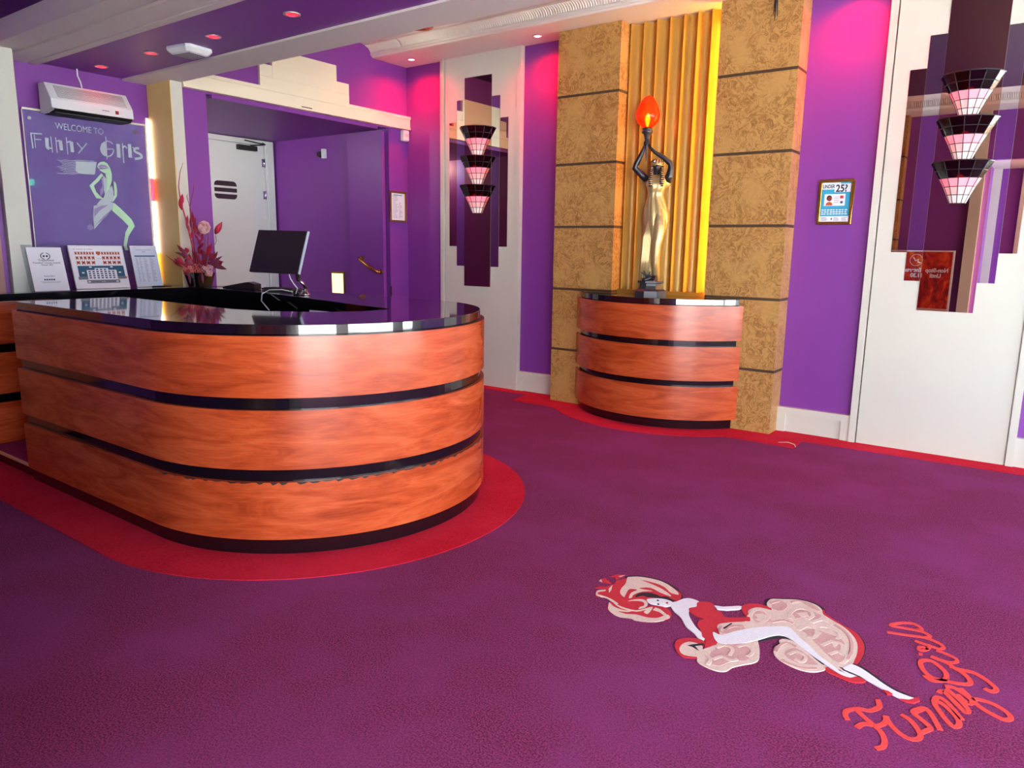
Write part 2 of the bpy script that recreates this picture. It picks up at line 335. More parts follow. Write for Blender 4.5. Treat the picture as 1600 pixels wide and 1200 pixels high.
EMB=[('dark',[(-0.884,3.161),(-0.866,3.212),(-0.823,3.243),(-0.776,3.276),(-0.734,3.286),(-0.687,3.275),(-0.65,3.246),(-0.628,3.19),(-0.558,3.154),(-0.49,3.114),(-0.445,3.036),(-0.435,2.972),(-0.433,2.904),(-0.441,2.84),(-0.46,2.816),(-0.587,2.784),(-0.687,2.897),(-0.802,2.937)]),('dark',[(-1.486,2.977),(-1.495,3.007),(-1.462,3.042),(-1.413,3.06),(-1.356,3.067),(-1.302,3.057),(-1.248,3.029),(-1.206,2.987),(-1.192,2.951),(-1.197,2.922),(-1.297,2.869)]),('dark',[(-0.813,2.806),(-0.786,2.884),(-0.722,2.931),(-0.699,2.888),(-0.733,2.881),(-0.783,2.81),(-0.801,2.778)]),('dark',[(-0.737,2.785),(-0.727,2.829),(-0.735,2.854),(-0.715,2.888),(-0.689,2.871)]),('red',[(-1.528,2.751),(-1.537,2.784),(-1.51,2.814),(-1.521,2.846),(-1.506,2.892),(-1.513,2.93),(-1.491,2.973),(-1.487,2.999),(-1.456,3.03),(-1.411,3.048),(-1.354,3.055),(-1.302,3.043),(-1.252,3.016),(-1.217,2.995),(-1.199,2.953),(-1.201,2.916),(-1.226,2.917),(-1.261,2.925),(-1.285,2.897),(-1.311,2.858),(-1.299,2.821),(-1.29,2.783),(-1.259,2.815),(-1.215,2.826),(-1.173,2.793),(-1.161,2.753),(-1.172,2.72),(-1.196,2.682),(-1.231,2.657),(-1.27,2.64),(-1.291,2.645),(-1.331,2.628),(-1.371,2.632),(-1.408,2.654),(-1.434,2.701),(-1.432,2.732),(-1.468,2.751),(-1.494,2.738),(-1.516,2.736)]),('red',[(-1.561,2.948),(-1.543,2.998),(-1.509,3.007),(-1.52,2.962),(-1.517,2.927),(-1.539,2.958)]),('red',[(-1.582,2.875),(-1.573,2.921),(-1.515,2.885),(-1.555,2.876)]),('red',[(-1.559,2.799),(-1.549,2.829),(-1.515,2.847),(-1.513,2.825)]),('cream',[(-1.486,2.982),(-1.487,2.999),(-1.456,3.03),(-1.411,3.048),(-1.354,3.055),(-1.301,3.041),(-1.239,3.002),(-1.221,2.976),(-1.238,2.971),(-1.261,2.973),(-1.305,3.007),(-1.356,3.018),(-1.424,3.008),(-1.36,2.998),(-1.291,2.977),(-1.24,2.941),(-1.267,2.939),(-1.302,2.945),(-1.355,2.96),(-1.394,2.921),(-1.33,2.936),(-1.365,2.903),(-1.383,2.849),(-1.377,2.818),(-1.386,2.807),(-1.401,2.858),(-1.392,2.903),(-1.424,2.89),(-1.418,2.846),(-1.407,2.801),(-1.441,2.827),(-1.458,2.871),(-1.465,2.924)]),('cream',[(-1.426,2.692),(-1.434,2.715),(-1.397,2.692),(-1.346,2.692),(-1.315,2.716),(-1.33,2.685),(-1.365,2.668),(-1.327,2.667),(-1.289,2.689),(-1.238,2.696),(-1.202,2.721),(-1.184,2.771),(-1.162,2.755),(-1.172,2.72),(-1.196,2.682),(-1.231,2.657),(-1.27,2.64),(-1.291,2.645),(-1.331,2.628),(-1.371,2.632),(-1.407,2.655)]),('cream',[(-1.375,2.777),(-1.354,2.816),(-1.322,2.834),(-1.294,2.81),(-1.287,2.77),(-1.303,2.74),(-1.307,2.762),(-1.299,2.783),(-1.316,2.811),(-1.347,2.802)]),('cream',[(-1.421,2.725),(-1.37,2.713),(-1.306,2.723),(-1.277,2.775),(-1.26,2.791),(-1.252,2.725),(-1.273,2.73),(-1.275,2.753),(-1.301,2.712),(-1.369,2.699)]),('cream',[(-1.526,2.753),(-1.534,2.785),(-1.511,2.813),(-1.506,2.801),(-1.522,2.775),(-1.516,2.753),(-1.486,2.753),(-1.448,2.75),(-1.398,2.729),(-1.412,2.72),(-1.465,2.745),(-1.494,2.738),(-1.513,2.737)]),('cream',[(-1.531,2.977),(-1.51,3.008),(-1.519,2.974)]),('cream',[(-1.578,2.875),(-1.561,2.874),(-1.581,2.897)]),('cream',[(-1.502,2.829),(-1.507,2.875),(-1.486,2.825),(-1.481,2.796)]),('cream',[(-1.251,2.798),(-1.226,2.796),(-1.179,2.767),(-1.188,2.754),(-1.22,2.771),(-1.25,2.77)]),('dark',[(-1.365,2.831),(-1.372,2.865),(-1.355,2.895),(-1.319,2.915),(-1.278,2.907),(-1.284,2.894),(-1.321,2.866),(-1.346,2.865)]),('white',[(-1.315,2.847),(-1.294,2.874),(-1.259,2.894),(-1.223,2.896),(-1.203,2.88),(-1.204,2.855),(-1.222,2.828),(-1.251,2.825),(-1.279,2.818),(-1.302,2.826)]),('dark',[(-1.276,2.861),(-1.275,2.874),(-1.265,2.866),(-1.267,2.857)]),('dark',[(-1.261,2.832),(-1.255,2.843),(-1.247,2.831),(-1.251,2.825)]),('red',[(-1.234,2.864),(-1.232,2.879),(-1.223,2.872),(-1.223,2.859)]),('white',[(-1.216,2.874),(-1.199,2.911),(-1.189,2.945),(-1.17,2.971),(-1.141,2.975),(-1.115,2.965),(-1.109,2.921),(-1.128,2.894),(-1.111,2.835),(-1.08,2.789),(-1.037,2.741),(-0.989,2.703),(-0.975,2.668),(-0.999,2.667),(-1.029,2.695),(-1.076,2.724),(-1.124,2.782),(-1.167,2.813),(-1.195,2.842)]),('white',[(-1.052,2.977),(-1.016,2.99),(-0.964,3.04),(-0.943,3.046),(-0.951,3.01),(-0.991,2.969),(-1.027,2.951)]),('red',[(-1.122,2.959),(-1.087,2.992),(-1.056,2.981),(-1.036,2.944),(-1.007,2.937),(-0.975,2.905),(-0.936,2.929),(-0.903,2.962),(-0.923,2.988),(-0.95,3.033),(-0.943,3.077),(-0.903,3.112),(-0.86,3.119),(-0.875,3.168),(-0.86,3.195),(-0.839,3.106),(-0.888,3.067),(-0.901,3.021),(-0.873,2.922),(-0.918,2.877),(-0.956,2.831),(-0.961,2.787),(-0.938,2.74),(-0.926,2.687),(-0.923,2.665),(-0.934,2.632),(-0.949,2.611),(-0.972,2.675),(-0.99,2.687),(-1.014,2.732),(-1.042,2.764),(-1.052,2.804),(-1.041,2.833),(-1.072,2.837),(-1.114,2.854),(-1.13,2.885),(-1.11,2.916)]),('red',[(-1.055,2.562),(-1.059,2.608),(-1.031,2.645),(-0.994,2.661),(-0.967,2.655),(-0.958,2.613),(-0.948,2.55),(-0.947,2.522),(-0.989,2.498),(-1.023,2.515)]),('red',[(-0.653,3.192),(-0.651,3.238),(-0.64,3.21),(-0.605,3.18),(-0.557,3.148),(-0.511,3.124),(-0.481,3.095),(-0.449,3.032),(-0.437,2.97),(-0.435,2.914),(-0.439,2.865),(-0.45,2.832),(-0.485,2.864),(-0.553,3.065)]),('cream',[(-0.872,3.142),(-0.873,3.181),(-0.863,3.202),(-0.82,3.231),(-0.777,3.26),(-0.735,3.271),(-0.689,3.261),(-0.659,3.231),(-0.644,3.192),(-0.601,3.162),(-0.542,3.126),(-0.496,3.071),(-0.471,3.016),(-0.457,2.943),(-0.454,2.876),(-0.453,2.844),(-0.468,2.788),(-0.533,2.792),(-0.626,2.859),(-0.707,2.933),(-0.792,2.905),(-0.84,2.855),(-0.846,2.749),(-0.907,2.714),(-0.957,2.777),(-0.975,2.816),(-0.962,2.847),(-0.918,2.894),(-0.88,2.928),(-0.884,2.955),(-0.906,2.995),(-0.915,3.029),(-0.9,3.069),(-0.874,3.085),(-0.839,3.09),(-0.841,3.106),(-0.858,3.113)]),('cream',[(-0.969,2.807),(-0.961,2.843),(-0.919,2.88),(-0.876,2.931),(-0.824,2.841),(-0.783,2.761),(-0.754,2.677),(-0.755,2.632),(-0.788,2.584),(-0.813,2.543),(-0.823,2.503),(-0.851,2.485),(-0.891,2.485),(-0.929,2.497),(-0.945,2.524),(-0.955,2.568),(-0.948,2.603),(-0.931,2.64),(-0.926,2.687),(-0.926,2.724)]),('cream',[(-1.024,2.538),(-1.031,2.581),(-1.018,2.615),(-0.99,2.625),(-0.958,2.613),(-0.944,2.553),(-0.95,2.529),(-0.995,2.512)]),('dark',[(-1.012,2.583),(-0.998,2.606),(-0.967,2.642),(-0.959,2.63),(-0.984,2.599),(-0.955,2.574),(-0.992,2.587)]),('red',[(-0.972,2.675),(-0.963,2.721),(-0.961,2.694),(-0.926,2.693),(-0.921,2.66),(-0.935,2.637),(-0.947,2.607)]),('cream',[(-0.725,2.758),(-0.729,2.797),(-0.718,2.823),(-0.731,2.85),(-0.716,2.877),(-0.681,2.877),(-0.638,2.849),(-0.588,2.806),(-0.548,2.776),(-0.528,2.773),(-0.53,2.74),(-0.557,2.703),(-0.59,2.688),(-0.627,2.687),(-0.669,2.698),(-0.705,2.721)]),('pink',[(-0.896,3.039),(-0.866,3.052),(-0.832,3.031),(-0.802,2.989),(-0.828,2.951),(-0.857,2.938),(-0.879,2.973)]),('pink',[(-0.769,3.102),(-0.763,3.15),(-0.738,3.199),(-0.692,3.19),(-0.648,3.174),(-0.652,3.136),(-0.68,3.101),(-0.701,3.119),(-0.727,3.078),(-0.744,3.1)]),('pink',[(-0.72,3.015),(-0.682,2.991),(-0.651,3.028),(-0.611,3.033),(-0.543,3.021),(-0.511,2.984),(-0.514,2.91),(-0.485,2.864),(-0.504,2.826),(-0.549,2.859),(-0.601,2.914),(-0.656,2.972)]),('pink',[(-0.687,2.776),(-0.667,2.827),(-0.631,2.82),(-0.584,2.787),(-0.558,2.762),(-0.586,2.741),(-0.63,2.729),(-0.667,2.74)]),('pink',[(-0.85,3.142),(-0.825,3.191),(-0.797,3.153),(-0.809,3.099),(-0.839,3.106)]),('pink',[(-0.752,3.249),(-0.708,3.252),(-0.673,3.22),(-0.699,3.215)]),('pink',[(-0.937,2.78),(-0.935,2.847),(-0.893,2.886),(-0.872,2.856),(-0.905,2.798),(-0.921,2.766)]),('pink',[(-0.915,2.599),(-0.888,2.692),(-0.827,2.739),(-0.783,2.701),(-0.786,2.619),(-0.829,2.586),(-0.855,2.521),(-0.892,2.526)]),('cream',[(-0.884,3.005),(-0.855,3.035),(-0.828,3.02),(-0.846,2.971)]),('cream',[(-0.741,3.13),(-0.707,3.164),(-0.687,3.13),(-0.714,3.109)]),('cream',[(-0.644,3.021),(-0.608,3.022),(-0.612,2.975)]),('cream',[(-0.57,2.988),(-0.53,2.982),(-0.537,2.928)]),('dark',[(-0.948,2.803),(-0.935,2.87),(-0.93,2.865),(-0.94,2.803)]),('white',[(-0.969,2.748),(-0.93,2.746),(-0.899,2.809),(-0.842,2.893),(-0.789,2.945),(-0.737,2.983),(-0.704,2.96),(-0.662,2.917),(-0.623,2.885),(-0.571,2.831),(-0.525,2.799),(-0.481,2.767),(-0.449,2.761),(-0.42,2.77),(-0.44,2.741),(-0.472,2.743),(-0.519,2.771),(-0.563,2.798),(-0.608,2.826),(-0.656,2.86),(-0.706,2.895),(-0.737,2.896),(-0.765,2.868),(-0.804,2.794),(-0.834,2.746),(-0.88,2.698),(-0.928,2.685)]),('red',[(-0.53,2.762),(-0.507,2.758),(-0.472,2.743),(-0.44,2.743),(-0.42,2.77),(-0.389,2.757),(-0.411,2.728),(-0.44,2.719),(-0.477,2.726),(-0.51,2.732),(-0.525,2.742)]),('white',[(-0.48,2.779),(-0.442,2.75),(-0.42,2.77),(-0.452,2.774)]),('dark',[(-0.49,2.793),(-0.47,2.797),(-0.422,2.781),(-0.392,2.763),(-0.419,2.768),(-0.451,2.772)]),('dark',[(-0.454,2.851),(-0.417,2.847),(-0.372,2.818),(-0.332,2.791),(-0.286,2.765),(-0.243,2.754),(-0.245,2.738),(-0.331,2.759),(-0.428,2.809)]),('white',[(-0.475,2.791),(-0.467,2.827),(-0.453,2.844),(-0.419,2.835),(-0.374,2.806),(-0.334,2.777),(-0.288,2.753),(-0.246,2.747),(-0.229,2.745),(-0.244,2.728),(-0.27,2.717),(-0.328,2.74),(-0.393,2.77),(-0.44,2.781)]),('red',[(-0.329,2.736),(-0.311,2.738),(-0.294,2.727),(-0.311,2.714)]),('red',[(-0.269,2.712),(-0.243,2.725),(-0.227,2.751),(-0.217,2.765),(-0.211,2.744),(-0.226,2.716),(-0.249,2.708)])]
SCR=[(0.03,[(-0.391,2.477),(-0.402,2.494),(-0.407,2.52),(-0.398,2.54),(-0.374,2.566),(-0.342,2.577),(-0.323,2.61),(-0.321,2.633),(-0.333,2.664)]),(0.03,[(-0.377,2.55),(-0.344,2.522),(-0.31,2.495),(-0.286,2.471),(-0.27,2.433),(-0.269,2.399),(-0.286,2.374)]),(0.03,[(-0.358,2.451),(-0.342,2.488),(-0.307,2.501),(-0.287,2.537),(-0.29,2.58)]),(0.03,[(-0.294,2.577),(-0.269,2.536),(-0.235,2.503),(-0.203,2.496),(-0.183,2.516),(-0.185,2.548),(-0.218,2.601),(-0.252,2.62)]),(0.03,[(-0.185,2.548),(-0.168,2.578),(-0.161,2.601),(-0.191,2.631),(-0.221,2.658),(-0.207,2.694),(-0.191,2.709),(-0.169,2.684),(-0.133,2.607)]),(0.03,[(-0.191,2.709),(-0.206,2.684),(-0.221,2.649)]),(0.03,[(-0.164,2.749),(-0.125,2.681),(-0.099,2.655),(-0.086,2.676),(-0.095,2.714),(-0.135,2.767),(-0.17,2.788),(-0.16,2.813),(-0.129,2.79),(-0.081,2.714)]),(0.03,[(-0.164,2.749),(-0.171,2.778),(-0.167,2.8)]),(0.03,[(-0.164,2.843),(-0.154,2.866),(-0.121,2.826),(-0.079,2.772),(-0.069,2.789),(-0.097,2.835),(-0.134,2.876),(-0.148,2.886)]),(0.03,[(-0.153,2.904),(-0.125,2.913),(-0.09,2.89),(-0.063,2.861),(-0.073,2.834),(-0.111,2.873)]),(0.03,[(-0.105,2.924),(-0.073,2.883),(-0.041,2.839),(-0.0,2.814),(0.035,2.804),(0.052,2.829),(0.036,2.86),(-0.005,2.886),(-0.045,2.885),(-0.064,2.87)]),(0.03,[(-0.222,2.936),(-0.202,2.917),(-0.174,2.929),(-0.155,2.959),(-0.16,3.004),(-0.186,3.041),(-0.216,3.064),(-0.242,3.05),(-0.246,3.018),(-0.226,2.965),(-0.196,2.938),(-0.162,2.943),(-0.129,2.95),(-0.088,2.968),(-0.08,2.996),(-0.103,3.038),(-0.14,3.065),(-0.169,3.089),(-0.221,3.102)]),(0.03,[(-0.154,3.066),(-0.118,3.065),(-0.076,3.072),(-0.036,3.046),(-0.004,3.007),(-0.001,2.987),(-0.014,2.97),(-0.035,2.978)]),(0.024,[(-0.21,3.166),(-0.177,3.16),(-0.144,3.144),(-0.135,3.121),(-0.153,3.099),(-0.184,3.095),(-0.216,3.102)]),(0.022,[(-0.242,3.197),(-0.236,3.17),(-0.248,3.136),(-0.266,3.128),(-0.267,3.153),(-0.251,3.159),(-0.236,3.146)]),(0.024,[(-0.29,3.195),(-0.246,3.188),(-0.203,3.184),(-0.19,3.209),(-0.214,3.236),(-0.263,3.247),(-0.328,3.223),(-0.394,3.202)]),(0.024,[(-0.263,3.247),(-0.245,3.274),(-0.279,3.295),(-0.337,3.284),(-0.393,3.272),(-0.363,3.32),(-0.321,3.348),(-0.288,3.329),(-0.282,3.309),(-0.3,3.303)]),(0.026,[(-0.263,3.094),(-0.25,3.097)])]
SGP=[('frost',[(3.179,2.393),(3.154,2.384),(3.134,2.365),(3.122,2.335),(3.121,2.311),(3.129,2.288),(3.147,2.271),(3.171,2.267)]),('frost',[(3.085,2.214),(3.074,2.173),(3.06,2.11),(2.98,2.11),(2.925,2.112),(2.908,2.13),(2.917,2.177),(2.915,2.203),(3.026,2.208)]),('lite',[(3.084,2.174),(3.093,2.199),(3.111,2.215),(3.141,2.223),(3.169,2.211),(3.19,2.174),(3.201,2.127),(3.196,2.068),(3.173,2.008),(3.134,1.937),(3.118,1.926),(3.142,1.986),(3.153,2.026),(3.155,2.084),(3.147,2.122),(3.174,2.129),(3.18,2.168),(3.117,2.168),(3.097,2.161)]),('dim',[(3.091,2.18),(3.119,2.197),(3.153,2.195),(3.18,2.173),(3.137,2.174),(3.107,2.167)]),('lite',[(3.097,2.154),(3.177,2.167),(3.175,2.13),(3.147,2.125),(3.119,2.139)]),('lite',[(3.113,2.124),(3.071,2.077),(3.009,2.015),(3.032,1.959),(3.057,1.914),(3.115,1.912),(3.088,1.934),(3.057,1.97),(3.044,2.017),(3.089,2.059),(3.127,2.111)]),('lite',[(3.211,2.069),(3.229,2.051),(3.234,1.992),(3.228,1.942),(3.191,1.891),(3.182,1.905),(3.208,1.951),(3.21,2.02)]),('frost',[(3.123,2.108),(3.153,2.084),(3.153,2.026),(3.141,1.971),(3.193,2.028),(3.202,1.98),(3.197,1.903),(3.13,1.863),(3.053,1.862),(3.09,1.903),(3.131,1.936),(3.122,2.004)]),('dim',[(3.11,2.08),(3.125,2.091),(3.127,2.004),(3.114,1.964),(3.092,1.934),(3.092,1.982),(3.116,2.023)]),('frost',[(3.028,1.851),(3.181,1.888),(3.21,1.877),(3.171,1.821),(3.101,1.749),(3.016,1.656),(3.018,1.765)]),('dim',[(3.03,1.824),(3.091,1.856),(3.15,1.864),(3.078,1.816),(3.024,1.756)]),('dim',[(3.023,1.687),(3.103,1.769),(3.176,1.831),(3.122,1.764)]),('lite',[(3.2,1.884),(3.256,1.835),(3.341,1.748),(3.363,1.693),(3.301,1.605),(3.277,1.521),(3.291,1.483),(3.263,1.481),(3.251,1.523),(3.276,1.635),(3.308,1.691),(3.259,1.745),(3.177,1.819)]),('dim',[(2.981,1.696),(3.004,1.689),(3.01,1.669),(2.998,1.652),(2.975,1.649),(2.962,1.664),(2.966,1.681)])]
SGS=[(0.01,[(2.601,2.387),(2.605,2.271)]),(0.006,[(2.624,2.377),(2.624,2.275)]),(0.01,[(2.597,2.385),(2.681,2.389)]),(0.008,[(2.62,2.341),(2.673,2.345)]),(0.026,[(2.713,2.364),(2.711,2.295),(2.725,2.283)]),(0.012,[(2.71,2.284),(2.745,2.286)]),(0.007,[(2.743,2.378),(2.746,2.254)]),(0.007,[(2.779,2.376),(2.781,2.254)]),(0.01,[(2.783,2.345),(2.808,2.357)]),(0.026,[(2.812,2.355),(2.815,2.278)]),(0.007,[(2.86,2.384),(2.86,2.251)]),(0.01,[(2.863,2.347),(2.892,2.358)]),(0.026,[(2.896,2.355),(2.898,2.273)]),(0.008,[(2.939,2.352),(2.978,2.305)]),(0.009,[(3.018,2.358),(2.943,2.268)]),(0.007,[(3.176,2.432),(3.171,2.242)]),(0.009,[(3.179,2.393),(3.208,2.392),(3.228,2.376)]),(0.009,[(3.179,2.329),(3.23,2.333),(3.225,2.304),(3.204,2.277),(3.171,2.267)]),(0.03,[(3.273,2.381),(3.272,2.268)]),(0.007,[(3.312,2.391),(3.311,2.227)]),(0.01,[(3.313,2.352),(3.33,2.372),(3.347,2.351)]),(0.03,[(3.372,2.392),(3.371,2.278)]),(0.01,[(3.399,2.372),(3.414,2.344)]),(0.02,[(3.454,2.366),(3.421,2.36),(3.414,2.336),(3.464,2.314),(3.467,2.288),(3.409,2.272)]),(0.006,[(3.448,2.318),(3.479,2.285)]),(0.004,[(3.064,2.218),(2.989,2.214),(2.934,2.213),(2.887,2.203),(2.843,2.206),(2.806,2.198),(2.776,2.199)]),(0.004,[(3.063,2.204),(2.988,2.201),(2.932,2.2),(2.886,2.19),(2.842,2.193),(2.821,2.187),(2.794,2.188)]),(0.004,[(3.062,2.191),(2.987,2.188),(2.931,2.187),(2.885,2.177),(2.84,2.18),(2.836,2.175),(2.812,2.176)]),(0.004,[(3.061,2.178),(2.985,2.174),(2.93,2.174),(2.884,2.164),(2.839,2.167),(2.803,2.159),(2.831,2.165)]),(0.004,[(3.059,2.164),(2.984,2.161),(2.929,2.161),(2.883,2.151),(2.838,2.154),(2.818,2.147),(2.771,2.147)]),(0.004,[(3.058,2.151),(2.983,2.148),(2.928,2.147),(2.881,2.138),(2.837,2.141),(2.833,2.136),(2.789,2.136)]),(0.004,[(3.057,2.137),(2.982,2.134),(2.927,2.134),(2.88,2.124),(2.836,2.128),(2.799,2.12),(2.808,2.124)]),(0.004,[(3.056,2.124),(2.981,2.121),(2.925,2.121),(2.879,2.111),(2.835,2.115),(2.814,2.108),(2.826,2.113)]),(0.004,[(3.055,2.11),(2.98,2.108),(2.924,2.108),(2.878,2.098),(2.833,2.102),(2.829,2.097),(2.766,2.095)])]
# ---------------------------------------------------------------- the room shell
XL, YB, ZC = -6.35, 6.5, 3.70
fl = MB().box(-8.6, 3.5, -2.6, 6.6, -.1, 0, carpet_purple)
floor = struct(fl, 'floor', 'purple carpet floor of the lobby')

# red carpet inlays (parts of the floor)
D0, DCX, DCY = 1.345, -3.70, 2.93
b = MB()
out = [(-6.34, DCY-D0+.015)] + arc(DCX, DCY, D0, -90, 90, 48) + [(-6.34, DCY+D0)]
inn = [(-6.34, DCY+1.0)] + arc(DCX, DCY, 1.0, 90, -90, 48) + [(-6.34, DCY-1.0)]
b.prism(out+inn, 0, .004, carpet_red)
b.build('carpet_border', floor)
b = MB()
PCX, PCY = -2.97, 6.80
arcp = []
for a in range(-150, -29, 3):
    x = PCX+1.21*math.cos(math.radians(a)); y = PCY+1.21*math.sin(math.radians(a))
    if y < 5.99 and x < -2.02: arcp.append((x, y))
arcp = [p for p in arcp]
b.prism([(-6.34, 6.31), (-4.44, 6.315), (-4.39, 5.985), (arcp[0][0]-.12, 5.985)] + arcp + [(-2.02, 5.95), (-1.54, 5.935), (-1.55, 6.21), (-.4, 6.245), (3.38, 6.27), (3.38, 6.49), (-6.34, 6.49)], 0, .004, carpet_red)
b.build('carpet_border', floor)
em = {'dark': plain('carpet_dark_pile', '#25121f', 1, bump=.4, bscale=260), 'red': plain('carpet_red_pile', '#c42032', 1, vary=.28, scale=150, bump=.4, bscale=260),
      'cream': plain('carpet_cream_pile', '#d8c0b4', 1, vary=.28, scale=150, bump=.4, bscale=260), 'white': plain('carpet_white_pile', '#e2dfe6', 1, vary=.16, scale=150, bump=.4, bscale=260),
      'pink': plain('carpet_pink_pile', '#c99c98', 1, vary=.28, scale=150, bump=.4, bscale=260)}
b = MB()
for i, (c, pts) in enumerate(EMB): b.prism(smooth_loop(pts) if len(pts) > 7 else pts, 0, .0022+.00006*i, em[c])
for i, (w, c, pts) in enumerate(CURL): b.ribbon(pts, w, 0, .0022+.00006*(len(EMB)+i), em[c])
tag(b.build('carpet_emblem', floor, fix=False), 'cream, white and red dancer emblem woven into the carpet')
b = MB()
coral = plain('carpet_coral_pile', '#e0403e', 1, vary=.22, scale=150, bump=.4, bscale=260)
for i, (w, pts) in enumerate(SCR): b.ribbon(pts, w*.62, 0, .0022+.00008*i, coral)
tag(b.build('carpet_lettering', floor, fix=False), 'coral red script lettering woven into the carpet')

MB().tube([(-1.69, 6.03, .006), (-1.62, 6.06, .012), (-1.56, 6.03, .010), (-1.535, 5.97, .006)], .003, em['cream'], 6).build('loose_thread', floor)
# walls
w = MB().box(-6.6, 3.5, YB, YB+.12, 0, 3.85, purple)
struct(w, 'wall_back', 'purple back wall')
w = MB()
w.box(-6.80, -6.69, 2.24, 3.62, 0, 3.85, purple)
w.box(XL-.1, XL, -.15, 2.24, 0, 3.85, purple)
w.box(XL-.34, XL-.1, 2.16, 2.24, 0, 3.85, purple)
w.box(-6.69, XL, 3.69, 3.945, 0, 3.85, purple)
w.box(XL-.1, XL, 3.945, 6.2, 2.87, 3.85, purple)
w.box(XL-.1, XL, 6.2, 6.5, 0, 3.85, purple)
wl = struct(w, 'wall_left', 'purple left wall with the doorway recess')
w = MB()
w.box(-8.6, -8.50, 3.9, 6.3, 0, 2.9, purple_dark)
w.box(-8.5, XL-.1, 6.2, 6.3, 0, 2.9, purple)
w.box(-8.5, -6.69, 3.845, 3.945, 0, 2.9, purple)
w.box(-8.6, XL-.1, 3.845, 6.3, 2.87, 2.95, purple)
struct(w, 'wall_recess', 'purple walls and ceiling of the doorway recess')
# front wall, behind the camera (seen in the mirrors)
w = MB()
w.box(-6.45, -1.02, -.15, -.03, 0, 3.85, purple)
w.box(-1.02, 3.5, -.15, -.03, 2.9, 3.85, purple)
struct(w, 'wall_front', 'purple front wall beside the entrance')
# entrance lobby behind the camera
w = MB(); w.box(-1.14, -1.02, -1.45, -.15, 0, 3.0, purple); w.box(-1.14, .25, -1.57, -1.45, 0, 3.0, purple); w.box(-1.14, 3.5, -1.57, -.15, 2.9, 3.0, cream)
struct(w, 'wall_lobby', 'purple side wall of the entrance lobby')
w = MB(); w.box(-1.02, -.90, -1.45, -1.40, 0, 2.9, cream); w.box(-.62, -.50, -1.45, -1.40, 0, 2.9, cream)
struct(w, 'trim_13', 'cream pilasters in the entrance lobby')
# right wall with three tall windows
w = MB()
WT = 2.6
WY = [(.35, 2.15), (2.55, 4.35), (4.75, 6.25)]
ys = [-.15] + [v for p in WY for v in p] + [6.62]
for i in range(0, len(ys), 2): w.box(3.4, 3.52, ys[i], ys[i+1], 0, 3.85, cream)
for y0, y1 in WY:
    w.box(3.4, 3.52, y0, y1, 0, .35, cream); w.box(3.4, 3.52, y0, y1, WT, 3.85, cream)
struct(w, 'wall_right', 'cream right wall with the street windows')
winglass = pane('window_glass', '#f4f8fa', .0, gloss=.1)
for i, (y0, y1) in enumerate(WY):
    f = MB(); t = .06
    f.box(3.42, 3.50, y0, y1, .35, .35+t, white_paint); f.box(3.42, 3.50, y0, y1, WT-t, WT, white_paint)
    f.box(3.42, 3.50, y0, y0+t, .35+t, WT-t, white_paint); f.box(3.42, 3.50, y1-t, y1, .35+t, WT-t, white_paint)
    ym = (y0+y1)/2; f.box(3.43, 3.49, ym-.025, ym+.025, .35+t, WT-t, white_paint)
    wn = struct(f, 'window_%d' % (i+1), 'white framed street window')
    MB().box(3.455, 3.461, y0+t, y1-t, .35+t, WT-t, winglass).build('pane', wn)
# ceilings
c = MB()
c.box(XL-.5, 3.5, 5.30, YB+.1, ZC, ZC+.12, ceil_white); c.box(XL-.5, 3.5, -.15, 1.0, ZC, ZC+.12, ceil_white)
c.box(XL-.5, 3.5, 1.0, 5.30, ZC, ZC+.12, maroon)
struct(c, 'ceiling', 'plum and white ceiling')

# low ceiling over the desk: two white beams and the purple strip between
LX0, LX1 = -6.69, -2.0
low = MB().box(LX0, LX1, 2.715, 3.375, 2.935, 3.65, purple)
low.box(LX0, LX1, 2.28, 2.715, 3.06, 3.65, purple_dark)
struct(low, 'ceiling_low', 'purple dropped ceiling strip over the reception desk')
t = MB()
t.box(LX0, LX1, 2.27, 2.42, 2.92, 3.06, ceil_white); t.box(LX0, LX1, 2.42, 2.47, 2.938, 3.06, ceil_white); t.box(LX0, LX1, 2.47, 2.64, 2.92, 3.06, ceil_white)
t.box(LX0, LX1, 2.64, 2.652, 2.930, 3.06, ceil_white); t.box(LX0, LX1, 2.652, 2.715, 2.918, 3.06, ceil_white)
struct(t, 'trim_1', 'white beam at the near side of the low ceiling')
t = MB().box(LX0, LX1, 3.375, 3.69, 2.92, 3.70, ceil_white)
struct(t, 'trim_2', 'white beam at the far side of the low ceiling')

